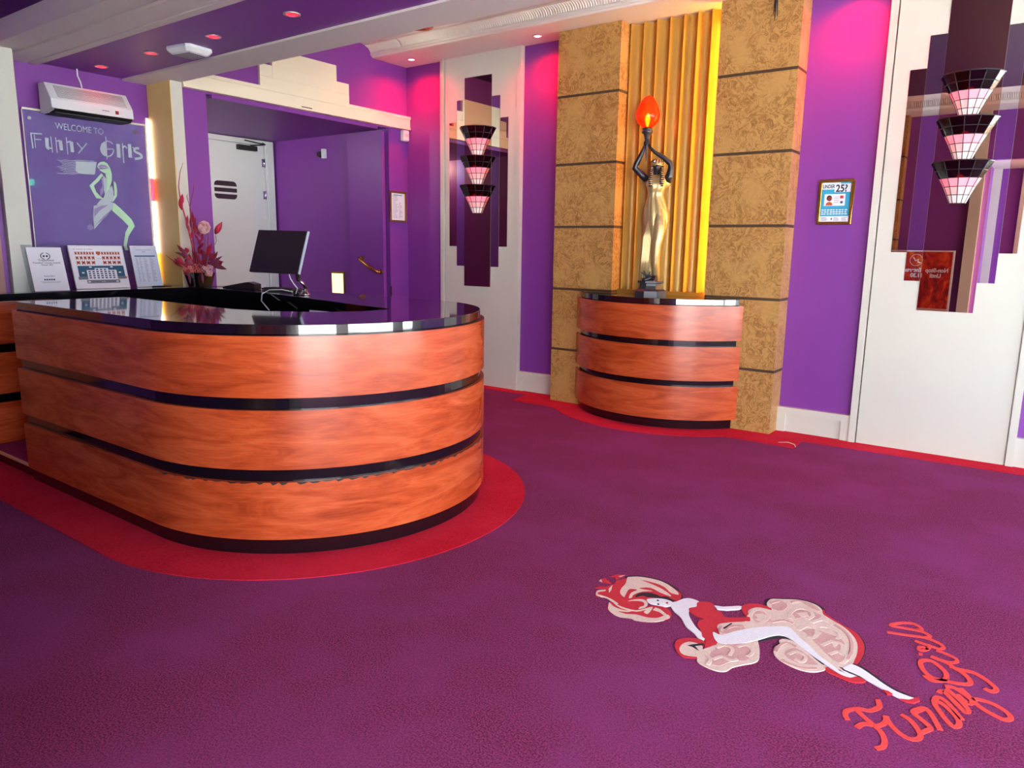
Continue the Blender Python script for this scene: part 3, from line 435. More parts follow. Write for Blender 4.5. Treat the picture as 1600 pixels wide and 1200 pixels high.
# soffit and ribbed cornice along the back wall, and its twin along the front wall
def cornice(name, label, yf, x0, x1):
    """yf maps distance-from-back-wall coordinates (as built for the back wall) to y"""
    prof = [(6.5, 3.58), (5.985, 3.58), (5.970, 3.584), (5.962, 3.598), (5.948, 3.602), (5.942, 3.620), (5.954, 3.628), (5.944, 3.636)]
    rib0 = [(5.944, 3.636), (5.934, 3.655), (5.915, 3.673), (5.890, 3.685), (5.862, 3.691)]
    prof += rib0[1:] + [(5.832, 3.694), (5.83, 3.699), (5.83, 3.75), (6.5, 3.75)]
    m = MB().prism([(yf(a), z) for a, z in prof], x0, x1, ceil_white, 'x')
    n = int((x1-x0)/.026)
    for i in range(n):
        x = x0+.013+i*.026
        if abs(x+5.86) < .012: continue
        vs = []
        for (a, z) in rib0:
            d = Vector((5.944-6.02, z-3.60)); d = Vector((a-5.99, z-3.58)).normalized()
            vs += [(x-.008, yf(a), z), (x, yf(a+d.x*.010), z+d.y*.010-.012*0), (x+.008, yf(a), z)]
        # rib bulges down/outwards from the cove
        out = []
        for k, (a, z) in enumerate(rib0):
            out += [(x-.0085, yf(a-.0005), z-.0005), (x, yf(a-.011), z-.010), (x+.0085, yf(a-.0005), z-.0005)]
        fs = []
        for k in range(len(rib0)-1):
            fs += [(3*k, 3*k+1, 3*k+4, 3*k+3), (3*k+1, 3*k+2, 3*k+5, 3*k+4)]
        m.add(out, fs, ceil_white, False)
    return struct(m, name, label, fix=False)
cornice('trim_3', 'white ribbed cornice and soffit above the back wall', lambda a: a, XL, 3.4)
cornice('trim_4', 'white ribbed cornice above the front wall', lambda a: 6.47-a, XL, 3.4)

# posts either side of the welcome sign niche
struct(MB().box(-6.69, -6.30, 3.59, 3.695, 0, 2.92, cream), 'trim_5', 'cream post right of the welcome sign', bevel=.004)
struct(MB().box(-6.69, -6.30, 2.245, 2.40, 0, 2.92, cream), 'trim_6', 'cream post left of the welcome sign', bevel=.004)
struct(MB().box(XL, XL+.03, 2.06, 2.20, 0, 2.92, plain('dusky_pink_paint', '#a5716a', .5)), 'trim_7', 'dusky pink strip beside the left post')
struct(MB().box(-6.685, -6.302, 3.584, 3.5905, 1.175, 2.918, plain('tube_lit_cream', '#e6cc80', .5)), 'trim_14', 'post return beside the welcome sign with warm tube light in its ochre colour')  # thin skin on the cream post, the tube's warm light put into its colour
# door header and stepped panel above
h = MB()
h.box(XL, -6.29, 3.70, 6.495, 2.905, 3.0, cream_warm); h.box(XL, -6.282, 3.70, 6.495, 2.885, 2.905, cream_warm); h.box(XL, -6.28, 3.70, 6.495, 3.0, 3.03, cream_warm)
h.box(-6.2898, -6.2885, 4.95, 5.08, 2.89, 2.915, black_matt)
h.box(XL-.07, XL+.005, 4.0, 6.03, 2.845, 2.872, purple)
struct(h, 'trim_8', 'cream header above the doorway recess')
h = MB()
h.box(XL, -6.32, 4.50, 5.60, 3.03, 3.13, cream_warm); h.box(XL, -6.32, 4.50, 5.60, 3.132, 3.24, cream_warm)
h.box(XL, -6.315, 4.64, 5.43, 3.24, 3.395, cream_warm)
h.box(XL, -6.317, 4.64, 5.43, 3.13, 3.24, cream_warm)
struct(h, 'trim_9', 'cream stepped panel above the doorway header')

# cream wall panels with edge strips, and baseboards
def wpanel(name, label, x0, x1):
    p = MB()
    p.box(x0+.06, x1-.06, 6.455, YB, 0, 3.58, cream)
    p.box(x0, x0+.05, 6.44, YB, 0, 3.58, cream); p.box(x0+.05, x0+.06, 6.475, YB, 0, 3.58, groove)
    p.box(x1-.05, x1, 6.44, YB, 0, 3.58, cream); p.box(x1-.06, x1-.05, 6.475, YB, 0, 3.58, cream)
    return struct(p, name, label)
wpanel('trim_10', 'cream wall panel holding the left stepped mirror', -5.775, -4.665)
wpanel('trim_11', 'cream wall panel holding the right stepped mirror', -1.245, -.10)
def skirting(name, x0, x1):
    p = MB()
    p.box(x0, x1, 6.455, YB, .16, .22, cream); p.box(x0, x0+.07, 6.455, YB, 0, .16, cream); p.box(x1-.07, x1, 6.455, YB, 0, .16, cream)
    p.box(x0+.07, x1-.07, 6.475, YB, 0, .16, cream)
    return struct(p, name, 'cream baseboard with a recessed panel')
skirting('baseboard_back', -4.665, -4.10); skirting('baseboard_right', -1.84, -1.245); skirting('baseboard_far', -.10, 3.39); skirting('baseboard_corner', -6.34, -5.775)

# burl pillars with brown joints
def pillar(name, label, x0, x1, y0, y1, hollow=0, top=3.58):
    front = min(y0, y1); back = max(y0, y1)
    p = MB(); js = [.545, 1.155, 1.762, 2.355, 2.985]
    zs = [0] + js + [top]
    for i in range(len(zs)-1):
        a = zs[i] + (.012 if i else 0); c = zs[i+1] - (.012 if i < len(js) else 0)
        if hollow:
            p.box(x0+hollow, x1, front, back, a, c, burlwood); p.box(x0, x0+hollow, front, front+.035, a, c, burlwood)
        else: p.box(x0, x1, front, back, a, c, burlwood)
    for z in js:
        if hollow:
            p.box(x0+hollow, x1-.003, front+.004, back, z-.012, z+.012, joint); p.box(x0+.002, x0+hollow, front+.004, front+.035, z-.012, z+.012, joint)
        else: p.box(x0+.003, x1-.003, front+.004, back-.001, z-.012, z+.012, joint)
    return struct(p, name, label)
pillar('pillar', 'burl veneer pillar left of the statue', -4.10, -3.43, 6.266, YB)
pillar('pillar', 'burl veneer pillar right of the statue', -2.50, -1.84, 6.266, YB, hollow=.12)
pillar('pillar', 'burl veneer pillar on the front wall', -2.75, -2.06, -.03, .2)

# gold fluted panel between the pillars
g = MB(); x = -3.43; P0 = .1285; poly = []
n = 9
x = -3.43+.026
poly.append((-3.43, 6.43))
for i in range(n):
    for k in range(17):
        a = k/16
        if i == n-1 and x+a*P0 > -2.38: break
        poly.append((x+a*P0, 6.405+.072*math.sin(PI*a)**.8))
    x += P0
poly = [p for p in poly if p[0] <= -2.382]
poly += [(-2.381, 6.5), (-3.43, 6.5)]
g.prism(poly, 1.12, 3.58, gold, 'z')
g.box(-3.43, -2.38, 6.385, 6.405, 1.13, 1.175, gold)
fp = struct(g, 'fluted_panel', 'gold fluted panel behind the statue', fix=True)
MB().box(-3.425, -2.503, 6.264, 6.384, 1.09, 1.142, black_top).build('niche_sill', fp)
# ---------------------------------------------------------------- reception desk
def upath(R, x0=-5.29, x1=-6.06):
    return [(x0, DCY-R), (-4.9, DCY-R), (-4.5, DCY-R), (-4.1, DCY-R)] + arc(DCX, DCY, R, -90, 90, 56) + [(-4.2, DCY+R), (-4.8, DCY+R), (-5.4, DCY+R), (x1, DCY+R)]
INNER = [(-6.10, 3.60), (-5.4, 3.585), (-5.0, 3.555), (-4.5, 3.465), (-3.81, 3.300), (-3.436, 3.237), (-3.29, 3.205), (-3.262, 3.15), (-3.27, 2.95), (-3.39, 2.75), (-3.63, 2.58), (-3.9, 2.515), (-4.37, 2.535), (-5.28, 2.56)]
desk = thing('reception_desk', 'long curved cherry wood reception desk with black gloss top and three wood bands', 'desk', (-4.0, 2.93, 0))
core_in = [(-6.07, 3.62), (-5.0, 3.585), (-4.5, 3.50), (-3.81, 3.335), (-3.436, 3.27), (-3.25, 3.22), (-3.235, 3.15), (-3.245, 2.94), (-3.37, 2.73), (-3.62, 2.56), (-3.9, 2.49), (-4.37, 2.51), (-5.275, 2.53)]
MB().prism(upath(1.05, -5.275, -6.07) + core_in, .0045, 1.122, black_gloss).build('carcass', desk)
MB().prism(upath(1.047, -5.28, -6.10) + INNER, 1.122, 1.172, black_top).build('countertop', desk, bevel=.003)
for z0, z1 in ((.088, .388), (.453, .753), (.815, 1.118)):
    pa = upath(1.072)
    MB().wall(pa, .021, z0, z1, wood).build('wood_band', desk, fix=False)
# the chipped upper edge of the lowest band
b = MB()
for k in range(34):
    a = -86 + k*3.6 + random.uniform(-1, 1); da = random.uniform(.6, 2.2); h = random.uniform(.004, .014)
    pts = [(DCX+1.0726*math.cos(math.radians(a+q*da)), DCY+1.0726*math.sin(math.radians(a+q*da))) for q in (-1, -.4, .4, 1)]
    vs = [(x, y, .3882) for x, y in pts] + [(pts[1][0], pts[1][1], .3882-h), (pts[2][0], pts[2][1], .3882-h*random.uniform(.5, 1))]
    b.add(vs, [(0, 1, 4), (1, 2, 5, 4), (2, 3, 5)], random.choice((black_matt, black_matt, plain('chip_grey_%d' % k, '#55504c', .7)) if k % 5 == 0 else (black_matt,)))
tag(b.build('chipped_edge', desk, fix=False), kind='stuff')
pl = MB().box(-6.07, -5.277, 1.90, 2.44, .0045, .085, black_gloss)
pl.box(-6.07, -5.277, 1.884, 1.9, .072, .088, beige)
pl.box(-6.07, -5.277, 1.9, 2.44, .085, .089, carpet_purple)
tag(pl.build('threshold_step', desk), 'black step with a worn beige edge')
# leaflet sheet hung inside the well
MB().box(-4.22, -3.98, 3.325, 3.327, 1.02, 1.10, paper).build('inside_notice', desk)

wc = thing('wall_counter', 'cherry wood counter with black top along the wall under the welcome sign', 'counter', (-6.3, 2.9, 0))
MB().prism([(-6.105, 1.0), (-6.105, 3.975), (-6.295, 3.975), (-6.295, 3.70), (-6.295, 3.585), (-6.685, 3.585), (-6.685, 2.405), (-6.295, 2.405), (-6.295, 2.24), (-6.315, 2.2), (-6.315, 1.0)], 1.122, 1.172, black_top).build('countertop', wc, bevel=.003)
MB().box(-6.29, -6.10, 1.02, 3.93, .0045, 1.121, black_gloss).build('carcass', wc)
for z0, z1 in ((.09, .388), (.453, .753), (.815, 1.118)):
    MB().wall([(-6.082, 1.0), (-6.076, 1.5), (-6.076, 2.0), (-6.076, 2.42)], .021, z0, z1, wood).build('wood_band', wc, fix=False)

# half-round cabinet under the statue
pc = thing('half_round_cabinet', 'half-round cherry wood cabinet with black top standing between the burl pillars', 'cabinet', (-2.97, 6.1, 0))
def hpath(R, yb=6.262):
    a = math.degrees(math.asin((PCY-yb)/R))
    return arc(PCX, PCY, R, -180+a, -a, 40)
MB().prism(hpath(.955), .0045, 1.09, black_gloss).build('carcass', pc)
MB().prism(hpath(.962), 1.09, 1.142, black_top).build('countertop', pc, bevel=.003)
for z0, z1 in ((.088, .385), (.438, .735), (.788, 1.087)):
    MB().wall(hpath(.99), .02, z0, z1, wood).build('wood_band', pc, fix=False)

# ---------------------------------------------------------------- the statue lamp
ST = math.radians(26)
st = thing('statue_lamp', 'bronze and gold statue of a dancer holding up a glowing orange egg lamp', 'statue', (-2.955, 6.13, 1.142), ST)
# local frame: x to the viewer's right, -y towards the viewer, z up
b = MB()
def octa(r, z, sy=.78): return [(r*math.cos(PI/8+k*PI/4), r*sy*math.sin(PI/8+k*PI/4), z) for k in range(8)]
b.loft([octa(.150, 0), octa(.150, .045), octa(.142, .05), octa(.120, .062), octa(.106, .09), octa(.104, .112), octa(.126, .118), octa(.126, .134)], pewter, False)
b.build('plinth', st, True)
def ell(cx, cy, rx, ry, z, n=24, ph=0): return [(cx+rx*math.cos(2*PI*k/n+ph), cy+ry*math.sin(2*PI*k/n+ph), z) for k in range(n)]
# body in a draped dress: one surface from hem to shoulders
b = MB()
prof = [(.02, .00, .060, .050, .150), (.012, .0, .058, .052, .22), (.004, .0, .062, .056, .30), (-.002, 0, .070, .060, .38), (.002, 0, .082, .066, .47), (.010, 0, .098, .075, .57),
        (.016, 0, .110, .084, .66), (.018, 0, .112, .086, .71), (.012, 0, .098, .076, .78), (.006, 0, .078, .062, .84), (.004, 0, .066, .054, .885), (.006, 0, .072, .058, .92), (.010, -.004, .092, .070, .965), (.012, -.002, .098, .064, 1.0), (.012, .004, .092, .048, 1.03), (.01, .006, .06, .038, 1.052), (.008, .006, .028, .026, 1.062)]
rings = []
for cx, cy, rx, ry, z in prof:
    r = []
    for k in range(40):
        a = 2*PI*k/40
        f = 1 + .075*math.sin(a*9+z*9) * (1 if z < .9 else .25)
        bust = .022*math.exp(-((z-.965)/.03)**2)*(math.exp(-((a-1.5*PI-.42)/.28)**2)+math.exp(-((a-1.5*PI+.42)/.28)**2))
        thigh = .02*math.exp(-((z-.52)/.16)**2)*math.exp(-((a-1.5*PI-.25)/.4)**2)
        r.append((cx+(rx*f)*math.cos(a), cy+(ry*f+bust+thigh)*math.sin(a), z))
    rings.append(r)
b.loft(rings, dress_gold); b.build('dress', st, True)
# forward leg pressing through the dress, and the hanging drapery panel
b = MB().tube([(.036, .0, .83), (.043, -.024, .74), (.046, -.046, .65), (.049, -.062, .56), (.032, -.075, .44), (.028, -.055, .30), (.034, -.045, .17)], [.035, .058, .060, .056, .043, .034, .022], dress_gold, 16)
b.build('draped_leg', st, True)
b = MB().ball((.088, .0, .995), .042, dress_gold, 12, (1, .9, 1.15)); b.build('sleeve', st, True); b = MB().ball((-.070, .002, 1.008), .036, dress_gold, 12, (1, .9, 1.1)); b.build('sleeve', st, True)
b = MB()
for q in range(5):
    xo = -.075+q*.017
    b.tube([(.0+xo*.4, -.055, .69), (-.02+xo*.8, -.06, .52), (-.03+xo*.8, -.055, .33), (-.03+xo*.9, -.05, .17-.008*(q % 2))], [.010, .014, .015, .013], dress_gold, 8)
b.build('drapery', st, True)
b = MB()
b.loft([ell(.035, -.05, .020, .022, .185, 12), ell(.033, -.052, .022, .026, .165, 12), ell(.028, -.062, .022, .040, .148, 12), ell(.022, -.075, .018, .045, .135, 12)], bronze)
b.tube([(.035, -.01, .19), (.0, -.035, .165), (-.05, -.06, .146), (-.075, -.075, .141)], [.02, .022, .02, .010], bronze, 10)
b.build('feet', st, True)
b = MB()
for k in range(9):
    a = k*.7; b.tube([(-.035, -.06, .17), (-.04+.03*math.cos(a), -.062+.015*math.sin(a*2), .19+.024*math.sin(a)), (-.045+.05*math.cos(a), -.064, .195+.042*math.sin(a))], [.006, .006, .002], pewter, 6)
b.build('ankle_ornament', st, True)
# arms: shoulder, elbow, wrist; then hands with fingers round the torch
b = MB()
TX, TY = -.092, -.02
aL = [(-.075, 0, 1.015), (-.125, -.01, 1.06), (-.188, -.015, 1.118), (-.172, -.02, 1.155), (-.142, -.02, 1.22), (-.118, -.018, 1.275), (-.109, -.016, 1.305)]
aR = [(.095, .0, 1.0), (.118, -.004, 1.05), (.128, -.01, 1.115), (.120, -.014, 1.155), (.058, -.018, 1.205), (-.02, -.02, 1.25), (-.058, -.02, 1.285), (-.072, -.018, 1.312)]
b.tube(aL, [.032, .031, .026, .026, .021, .015, .012], bronze, 14)
b.tube(aR, [.040, .037, .028, .027, .022, .015, .012, .011], bronze, 14)
for sx, palm in ((-1, (-.110, -.018, 1.325)), (1, (-.072, -.018, 1.332))):
    b.ball(palm, .017, bronze, 10, (.62, 1, 1.25))
    for q in range(4):
        z = palm[2]+.018-q*.011; ln = (.9, 1, .95, .75)[q]
        b.tube([(palm[0], palm[1]-.010, z), (palm[0]-sx*.006, palm[1]-.020*ln, z+.005), (palm[0]-sx*.020, palm[1]-.022*ln, z+.004), (palm[0]-sx*.028*ln, palm[1]-.014, z)], [.0052, .005, .0046, .0036], bronze, 7)
    b.tube([(palm[0], palm[1]+.008, palm[2]-.012), (palm[0]-sx*.010, palm[1]+.018, palm[2]+.002), (palm[0]-sx*.020, palm[1]+.016, palm[2]+.012)], [.006, .0056, .004], bronze, 7)
tag(b.build('arms', st, True), 'black raised arms and hands')
# neck and head with a face
b = MB()
b.tube([(.006, .004, 1.045), (.006, -.002, 1.085)], [.026, .024], bronze, 12)
hd = []
for i in range(13):
    a = -PI/2+PI*(i+.5)/13; zz = 1.125+.058*math.sin(a); r = math.cos(a)
    ring = []
    for k in range(24):
        t = 2*PI*k/24; x = .040*r*math.cos(t); y = .050*r*math.sin(t)
        if math.sin(t) < 0:
            front = (-math.sin(t))**8; hz = zz-1.125
            y -= front*(.012*math.exp(-((hz+.010)/.012)**2)+.004*math.exp(-((hz+.030)/.006)**2)+.005*math.exp(-((hz+.048)/.010)**2))
            y += .006*math.exp(-((hz-.006)/.008)**2)*math.exp(-((abs(math.cos(t))-.42)/.16)**2)
            if hz < 0: x *= 1+hz*3.2
        ring.append((.004+x, -.012+y, zz))
    hd.append(ring)
b.loft(hd, bronze)
for s in (-1, 1):
    b.ball((.004+s*.017, -.055, 1.130), .0065, bronze, 8, (1.5, .5, .7)); b.tube([(.004+s*.007, -.060, 1.141), (.004+s*.018, -.058, 1.145), (.004+s*.030, -.048, 1.140)], .0022, bronze, 6)
b.tube([(-.008, -.059, 1.093), (.004, -.062, 1.095), (.016, -.059, 1.093)], [.002, .004, .002], bronze, 6)
tag(b.build('head', st, True), 'black polished head with an eastern face')
# striped headdress with lappets and a front medallion
b = MB()
b.loft([ell(.004, -.004, .050, .056, 1.132), ell(.004, -.004, .056, .060, 1.146), ell(.006, -.002, .055, .058, 1.165), ell(.008, 0, .047, .050, 1.186), ell(.010, 0, .024, .026, 1.198)], dress_gold)
b.loft([ell(.004, .018, .056, .040, 1.15), ell(.006, .024, .062, .036, 1.10), ell(.006, .028, .066, .030, 1.04), ell(.006, .03, .058, .022, 1.0)], bronze)
for k in range(13):
    a = -PI*.98+PI*.96*k/12
    b.tube([(.004+.053*math.cos(a), -.004+.058*math.sin(a), 1.142), (.006+.056*math.cos(a), -.002+.060*math.sin(a), 1.165), (.008+.046*math.cos(a), .050*math.sin(a), 1.187)], .0035, pewter if k % 2 else gold, 6)
for s in (-1, 1):
    b.loft([ell(.004+s*.046, -.030, .016, .014, 1.125, 12), ell(.004+s*.050, -.045, .020, .014, 1.07, 12), ell(.004+s*.050, -.068, .020, .012, 1.01, 12), ell(.004+s*.046, -.078, .016, .008, .955, 12)], pewter)
    for k in range(9):
        z = 1.115-k*.018; y = -.046-.040*(k/8.0)
        b.tube([(.004+s*.030, y-.012, z), (.004+s*.048, y-.018, z-.004), (.004+s*.068, y-.006, z)], .0042, dress_gold, 6)
b.ball((-.022, -.060, 1.168), .012, silver, 10, (1, .6, 1))
b.build('headdress', st, True)
b = MB()
b.lathe([(.003, 1.175), (.007, 1.22), (.010, 1.30), (.014, 1.335), (.020, 1.36), (.026, 1.385), (.030, 1.39), (.030, 1.40), (.044, 1.408), (.048, 1.42), (.046, 1.430), (.040, 1.434), (.046, 1.44), (.042, 1.452), (.036, 1.456)], pewter, (TX, TY, 0), 16)
b.build('torch', st, True)
egg_glass, N, L, p = newmat('orange_crackle_glass')
tc = N.new('ShaderNodeTexCoord'); vo = N.new('ShaderNodeTexVoronoi'); vo.inputs['Scale'].default_value = 110; vo.feature = 'DISTANCE_TO_EDGE'
L.new(tc.outputs['Object'], vo.inputs['Vector'])
r = N.new('ShaderNodeValToRGB'); r.color_ramp.elements[0].color = lin('#6a0e02'); r.color_ramp.elements[1].position = .12; r.color_ramp.elements[1].color = lin('#f03c08')
L.new(vo.outputs['Distance'], r.inputs['Fac']); L.new(r.outputs['Color'], p.inputs['Base Color']); L.new(r.outputs['Color'], p.inputs['Emission Color'])
p.inputs['Emission Strength'].default_value = .45; p.inputs['Roughness'].default_value = .18
tr = N.new('ShaderNodeBsdfTransparent'); tr.inputs['Color'].default_value = lin('#ff7a20')
mxs = N.new('ShaderNodeMixShader'); mxs.inputs[0].default_value = .42
L.new(p.outputs[0], mxs.inputs[1]); L.new(tr.outputs[0], mxs.inputs[2]); L.new(mxs.outputs[0], N['Material Output'].inputs['Surface'])
b = MB(); R0 = .104; pr = []
for i in range(22):
    t = .03+.97*i/21; w_ = (t-.40)/(.40 if t < .40 else .60)
    pr.append((max(.002, R0*math.sqrt(max(0, 1-w_*w_))*(1-.22*max(0, w_))), 1.450+.272*t))
b.lathe(pr, egg_glass, (TX, TY, 0), 28)
egg = b.build('lamp_globe', st, True)
MB().lathe([(.004, 1.46), (.012, 1.475), (.022, 1.52), (.020, 1.55), (.003, 1.575)], glow('egg_bulb', '#ffd060', 9), (TX-.002, TY, 0), 12).build('bulb', egg, True)
# ---------------------------------------------------------------- stepped mirrors and sconces
def stepped_mirror(cx, label, yb=6.455):
    t = thing('stepped_mirror', label, 'mirror', (cx, yb, 2.2), 0, 'stepped mirrors on the back wall')
    spec = [(-.4100, -.2985, 1.562, 2.902, mirror_tint, .0045), (-.2985, -.1870, 1.345, 3.128, mirror_clear, .006), (-.187, .187, 1.122, 3.350, mirror_tint, .008), (.1870, .2985, 1.345, 3.128, mirror_clear, .006), (.2985, .41, 1.562, 2.902, mirror_tint, .0045)]
    for x0, x1, z0, z1, m, d in spec:
        b = MB(); y1 = yb
        vs = [(cx+x0+.0012, y1-d, z0), (cx+x1-.0012, y1-d, z0), (cx+x1-.0012, y1-d, z1), (cx+x0+.0012, y1-d, z1)]
        b.box(cx+x0+.0004, cx+x1-.0004, y1-d+.0005, y1, z0, z1, mirror_edge)
        b.add(vs, [(0, 1, 2, 3)], m)
        b.build('mirror_strip', t, fix=False)
    return t
stepped_mirror(-5.237, 'stepped bronze and silver mirror on the cream panel beside the doorway')
stepped_mirror(-.6625, 'stepped bronze and silver mirror on the cream panel nearest the right edge')
dark_glass, N, L, p = newmat('ruby_black_glass')
p.inputs['Base Color'].default_value = lin('#12040a'); p.inputs['Roughness'].default_value = .08; p.inputs['Specular IOR Level'].default_value = .7
tr = N.new('ShaderNodeBsdfTransparent'); tr.inputs['Color'].default_value = lin('#a01020')
mxs = N.new('ShaderNodeMixShader'); mxs.inputs[0].default_value = .35
L.new(p.outputs[0], mxs.inputs[1]); L.new(tr.outputs[0], mxs.inputs[2]); L.new(mxs.outputs[0], N['Material Output'].inputs['Surface'])
pink_glass = glow('pink_opal_glass', '#ff6480', .42, '#d89aa4')
rose_glass = glow('rose_opal_glass', '#ff9a98', .28, '#dcb4b4')
pearl_glass = glow('pearl_opal_glass', '#ffd6cc', .2, '#dcd2d2')
bulb_red = glow('red_bulb', '#ff1430', 10)
def sconce():
    t = thing('wall_sconce', '-', 'wall light', (0, 0, 0), 0, 'three-tier fan-shaped sconces on the stepped mirrors')
    rows = [(.200, 0.0), (.166, -.062), (.136, -.118), (.104, -.178), (.078, -.236), (.054, -.295)]
    mats = [dark_glass, dark_glass, pink_glass, rose_glass, pearl_glass]; nf = 6
    def P(r, z, k):
        a = PI + PI*k/nf
        return (r*math.cos(a), r*math.sin(a)*.95-.002, z)
    g1 = MB(); g2 = MB()
    for i in range(5):
        for k in range(nf):
            q = [P(*rows[i], k), P(*rows[i], k+1), P(*rows[i+1], k+1), P(*rows[i+1], k)]
            (g1 if i < 2 else g2).add(q, [(0, 1, 2, 3)], mats[i])
    for g, nm, lb in ((g1, 'dark_glass_rim', 'black and ruby glass rim'), (g2, 'opal_glass_shade', 'pink opal glass panes')):
        o = g.build(nm, t, True); m = o.modifiers.new('thick', 'SOLIDIFY'); m.thickness = .004; tag(o, lb)
    l = MB()
    for i in range(6): l.tube([P(*rows[i], k) for k in range(nf+1)], .0030 if i else .004, lead, 6)
    for k in range(nf+1): l.tube([P(r, z, k) for r, z in rows], .0030, lead, 6)
    l.build('leading', t, True)
    m = MB().ball((0, -.05, -.115), .026, bulb_red, 10); m.tube([(0, -.002, -.125), (0, -.05, -.125)], .008, lead, 8)
    m.build('bulb', t, True)
    return t
s0 = sconce(); first = True
for cx, which in ((-5.237, 'left'), (-.6625, 'right')):
    for z, lv in ((2.82, 'topmost'), (2.518, 'middle'), (2.216, 'lowest')):
        s = s0 if first else copy_tree(s0); first = False
        s.location = (cx, 6.447, z)
        s['label'] = '%s fan-shaped dark and pink glass sconce of three stacked on the %s stepped mirror' % (lv, which)

# ---------------------------------------------------------------- doors in the recess
DX = -8.5
f = MB()
f.box(DX, DX+.05, 6.03, 6.17, 0, 2.86, white_paint); f.box(DX, DX+.05, 5.10, 5.21, 0, 2.86, white_paint); f.box(DX, DX+.05, 5.21, 6.03, 2.80, 2.86, white_paint)
f.box(DX+.05, DX+.062, 6.06, 6.09, 0, 2.83, white_paint)
d1 = struct(f, 'door_1', 'white door with a three-slot vision panel at the back of the recess')
lf = MB().box(DX+.005, DX+.04, 5.215, 6.025, .01, 2.795, white_paint).build('door_leaf', d1)
v = MB()
def rrect(y0, y1, z0, z1, r, n=5):
    o = []
    for cy, cz, a in ((y1-r, z1-r, 0), (y0+r, z1-r, 90), (y0+r, z0+r, 180), (y1-r, z0+r, 270)):
        o += [(cy+r*math.cos(math.radians(a+90*k/n)), cz+r*math.sin(math.radians(a+90*k/n))) for k in range(n+1)]
    return o
v.prism(rrect(5.265, 5.635, 2.07, 2.345, .06), DX+.04, DX+.044, white_paint, 'x')
v.prism(rrect(5.295, 5.605, 2.10, 2.318, .05), DX+.044, DX+.046, plain('vent_dark', '#3d2c34', .2), 'x')
for z in (2.172, 2.246): v.box(DX+.045, DX+.056, 5.28, 5.62, z-.012, z+.012, white_paint)
v.build('vision_panel', d1)
v = MB()
for z in (.35, 1.35, 2.18, 2.585): v.tube([(DX+.052, 6.026, z-.055), (DX+.052, 6.026, z+.055)], .008, silver, 8); v.box(DX+.04, DX+.046, 5.99, 6.02, z-.05, z+.05, silver)
v.build('hinges', d1)
v = MB(); v.box(DX+.04, DX+.095, 5.63, 5.90, 2.715, 2.775, black_matt)
v.tube([(DX+.09, 5.80, 2.775), (DX+.16, 5.97, 2.80), (DX+.07, 6.0, 2.83)], .009, black_matt, 8); v.tube([(DX+.16, 5.97, 2.80), (DX+.12, 5.70, 2.83)], .008, black_matt, 8)
v.build('door_closer', d1, bevel=.006)
f = MB().box(-6.955, -6.375, 6.115, 6.158, .01, 2.84, purple)
d2 = struct(f, 'door_2', 'purple door leaf folded back inside the recess, with a brass pull')
h = MB()
for x, z in ((-6.735, 1.405), (-6.42, 1.252)):
    h.tube([(x, 6.115, z), (x, 6.107, z)], .030, brass, 14); h.tube([(x, 6.108, z), (x, 6.065, z)], [.014, .016], brass, 12)
h.tube([(-6.745, 6.062, 1.41), (-6.70, 6.048, 1.385), (-6.58, 6.040, 1.325), (-6.455, 6.048, 1.268), (-6.41, 6.062, 1.248)], [.014, .019, .021, .019, .014], brass, 14)
h.build('pull_handle', d2)
MB().box(-6.349, -6.345, 6.195, 6.212, .965, 1.085, black_matt).build('strike_plate', wl)
wlgt = thing('wall_light', 'glowing yellow rectangular wall light low in the purple recess', 'wall light', (-7.275, 6.195, 1.08))
MB().box(-7.395, -7.155, 6.182, 6.199, .93, 1.232, brass).build('frame', wlgt)
MB().box(-7.375, -7.172, 6.177, 6.182, .945, 1.205, glow('yellow_diffuser', '#fff3a0', 1.15, '#d8d090')).build('diffuser', wlgt)
cam = thing('security_camera', 'small white and black camera on the purple recess wall', 'camera', (-7.5, 6.19, 2.66))
MB().box(-7.475, -7.425, 6.15, 6.199, 2.605, 2.715, white_plastic).build('housing', cam, bevel=.004)
MB().tube([(-7.53, 6.195, 2.655), (-7.53, 6.15, 2.655)], [.038, .03], black_matt, 14).build('lens', cam)
sn = thing('motion_sensor', 'white motion sensor under the right end of the cream header', 'sensor', (-6.33, 6.43, 2.82))
MB().box(-6.348, -6.285, 6.385, 6.475, 2.755, 2.878, white_plastic).build('housing', sn, bevel=.012)
MB().box(-6.285, -6.281, 6.40, 6.46, 2.80, 2.835, plain('sensor_lens', '#b9c0c8', .2)).build('lens', sn)

# framed notices
nt = thing('framed_notice', 'small gold framed white notice on the purple strip beside the corner', 'notice', (-6.345, 6.325, 2.0))
def frame_x(b, X, y0, y1, z0, z1, w, d, m):
    b.box(X, X+d, y0, y1, z0, z0+w, m); b.box(X, X+d, y0, y1, z1-w, z1, m); b.box(X, X+d, y0, y0+w, z0+w, z1-w, m); b.box(X, X+d, y1-w, y1, z0+w, z1-w, m)
b = MB(); frame_x(b, -6.349, 6.197, 6.46, 1.83, 2.183, .022, .018, brass); b.build('frame', nt, bevel=.003)
b = MB().box(-6.349, -6.343, 6.219, 6.438, 1.852, 2.161, paper)
for k in range(17):
    z = 2.125-k*.0155
    b.box(-6.343, -6.3425, 6.24, 6.24+random.uniform(.05, .10), z, z+.004, ink_grey)
    if k > 4: b.box(-6.343, -6.3425, 6.345, 6.345+random.uniform(.02, .06), z, z+.004, ink_grey)
b.box(-6.343, -6.3425, 6.26, 6.40, 2.136, 2.143, ink)
b.build('notice_sheet', nt)
ps = thing('framed_poster', 'gold framed blue UNDER 25? poster on the purple wall right of the burl pillar', 'poster', (-1.525, 6.49, 1.95))
x0, x1, z0, z1 = -1.660, -1.392, 1.775, 2.135; Y = 6.499
b = MB(); wd = .024
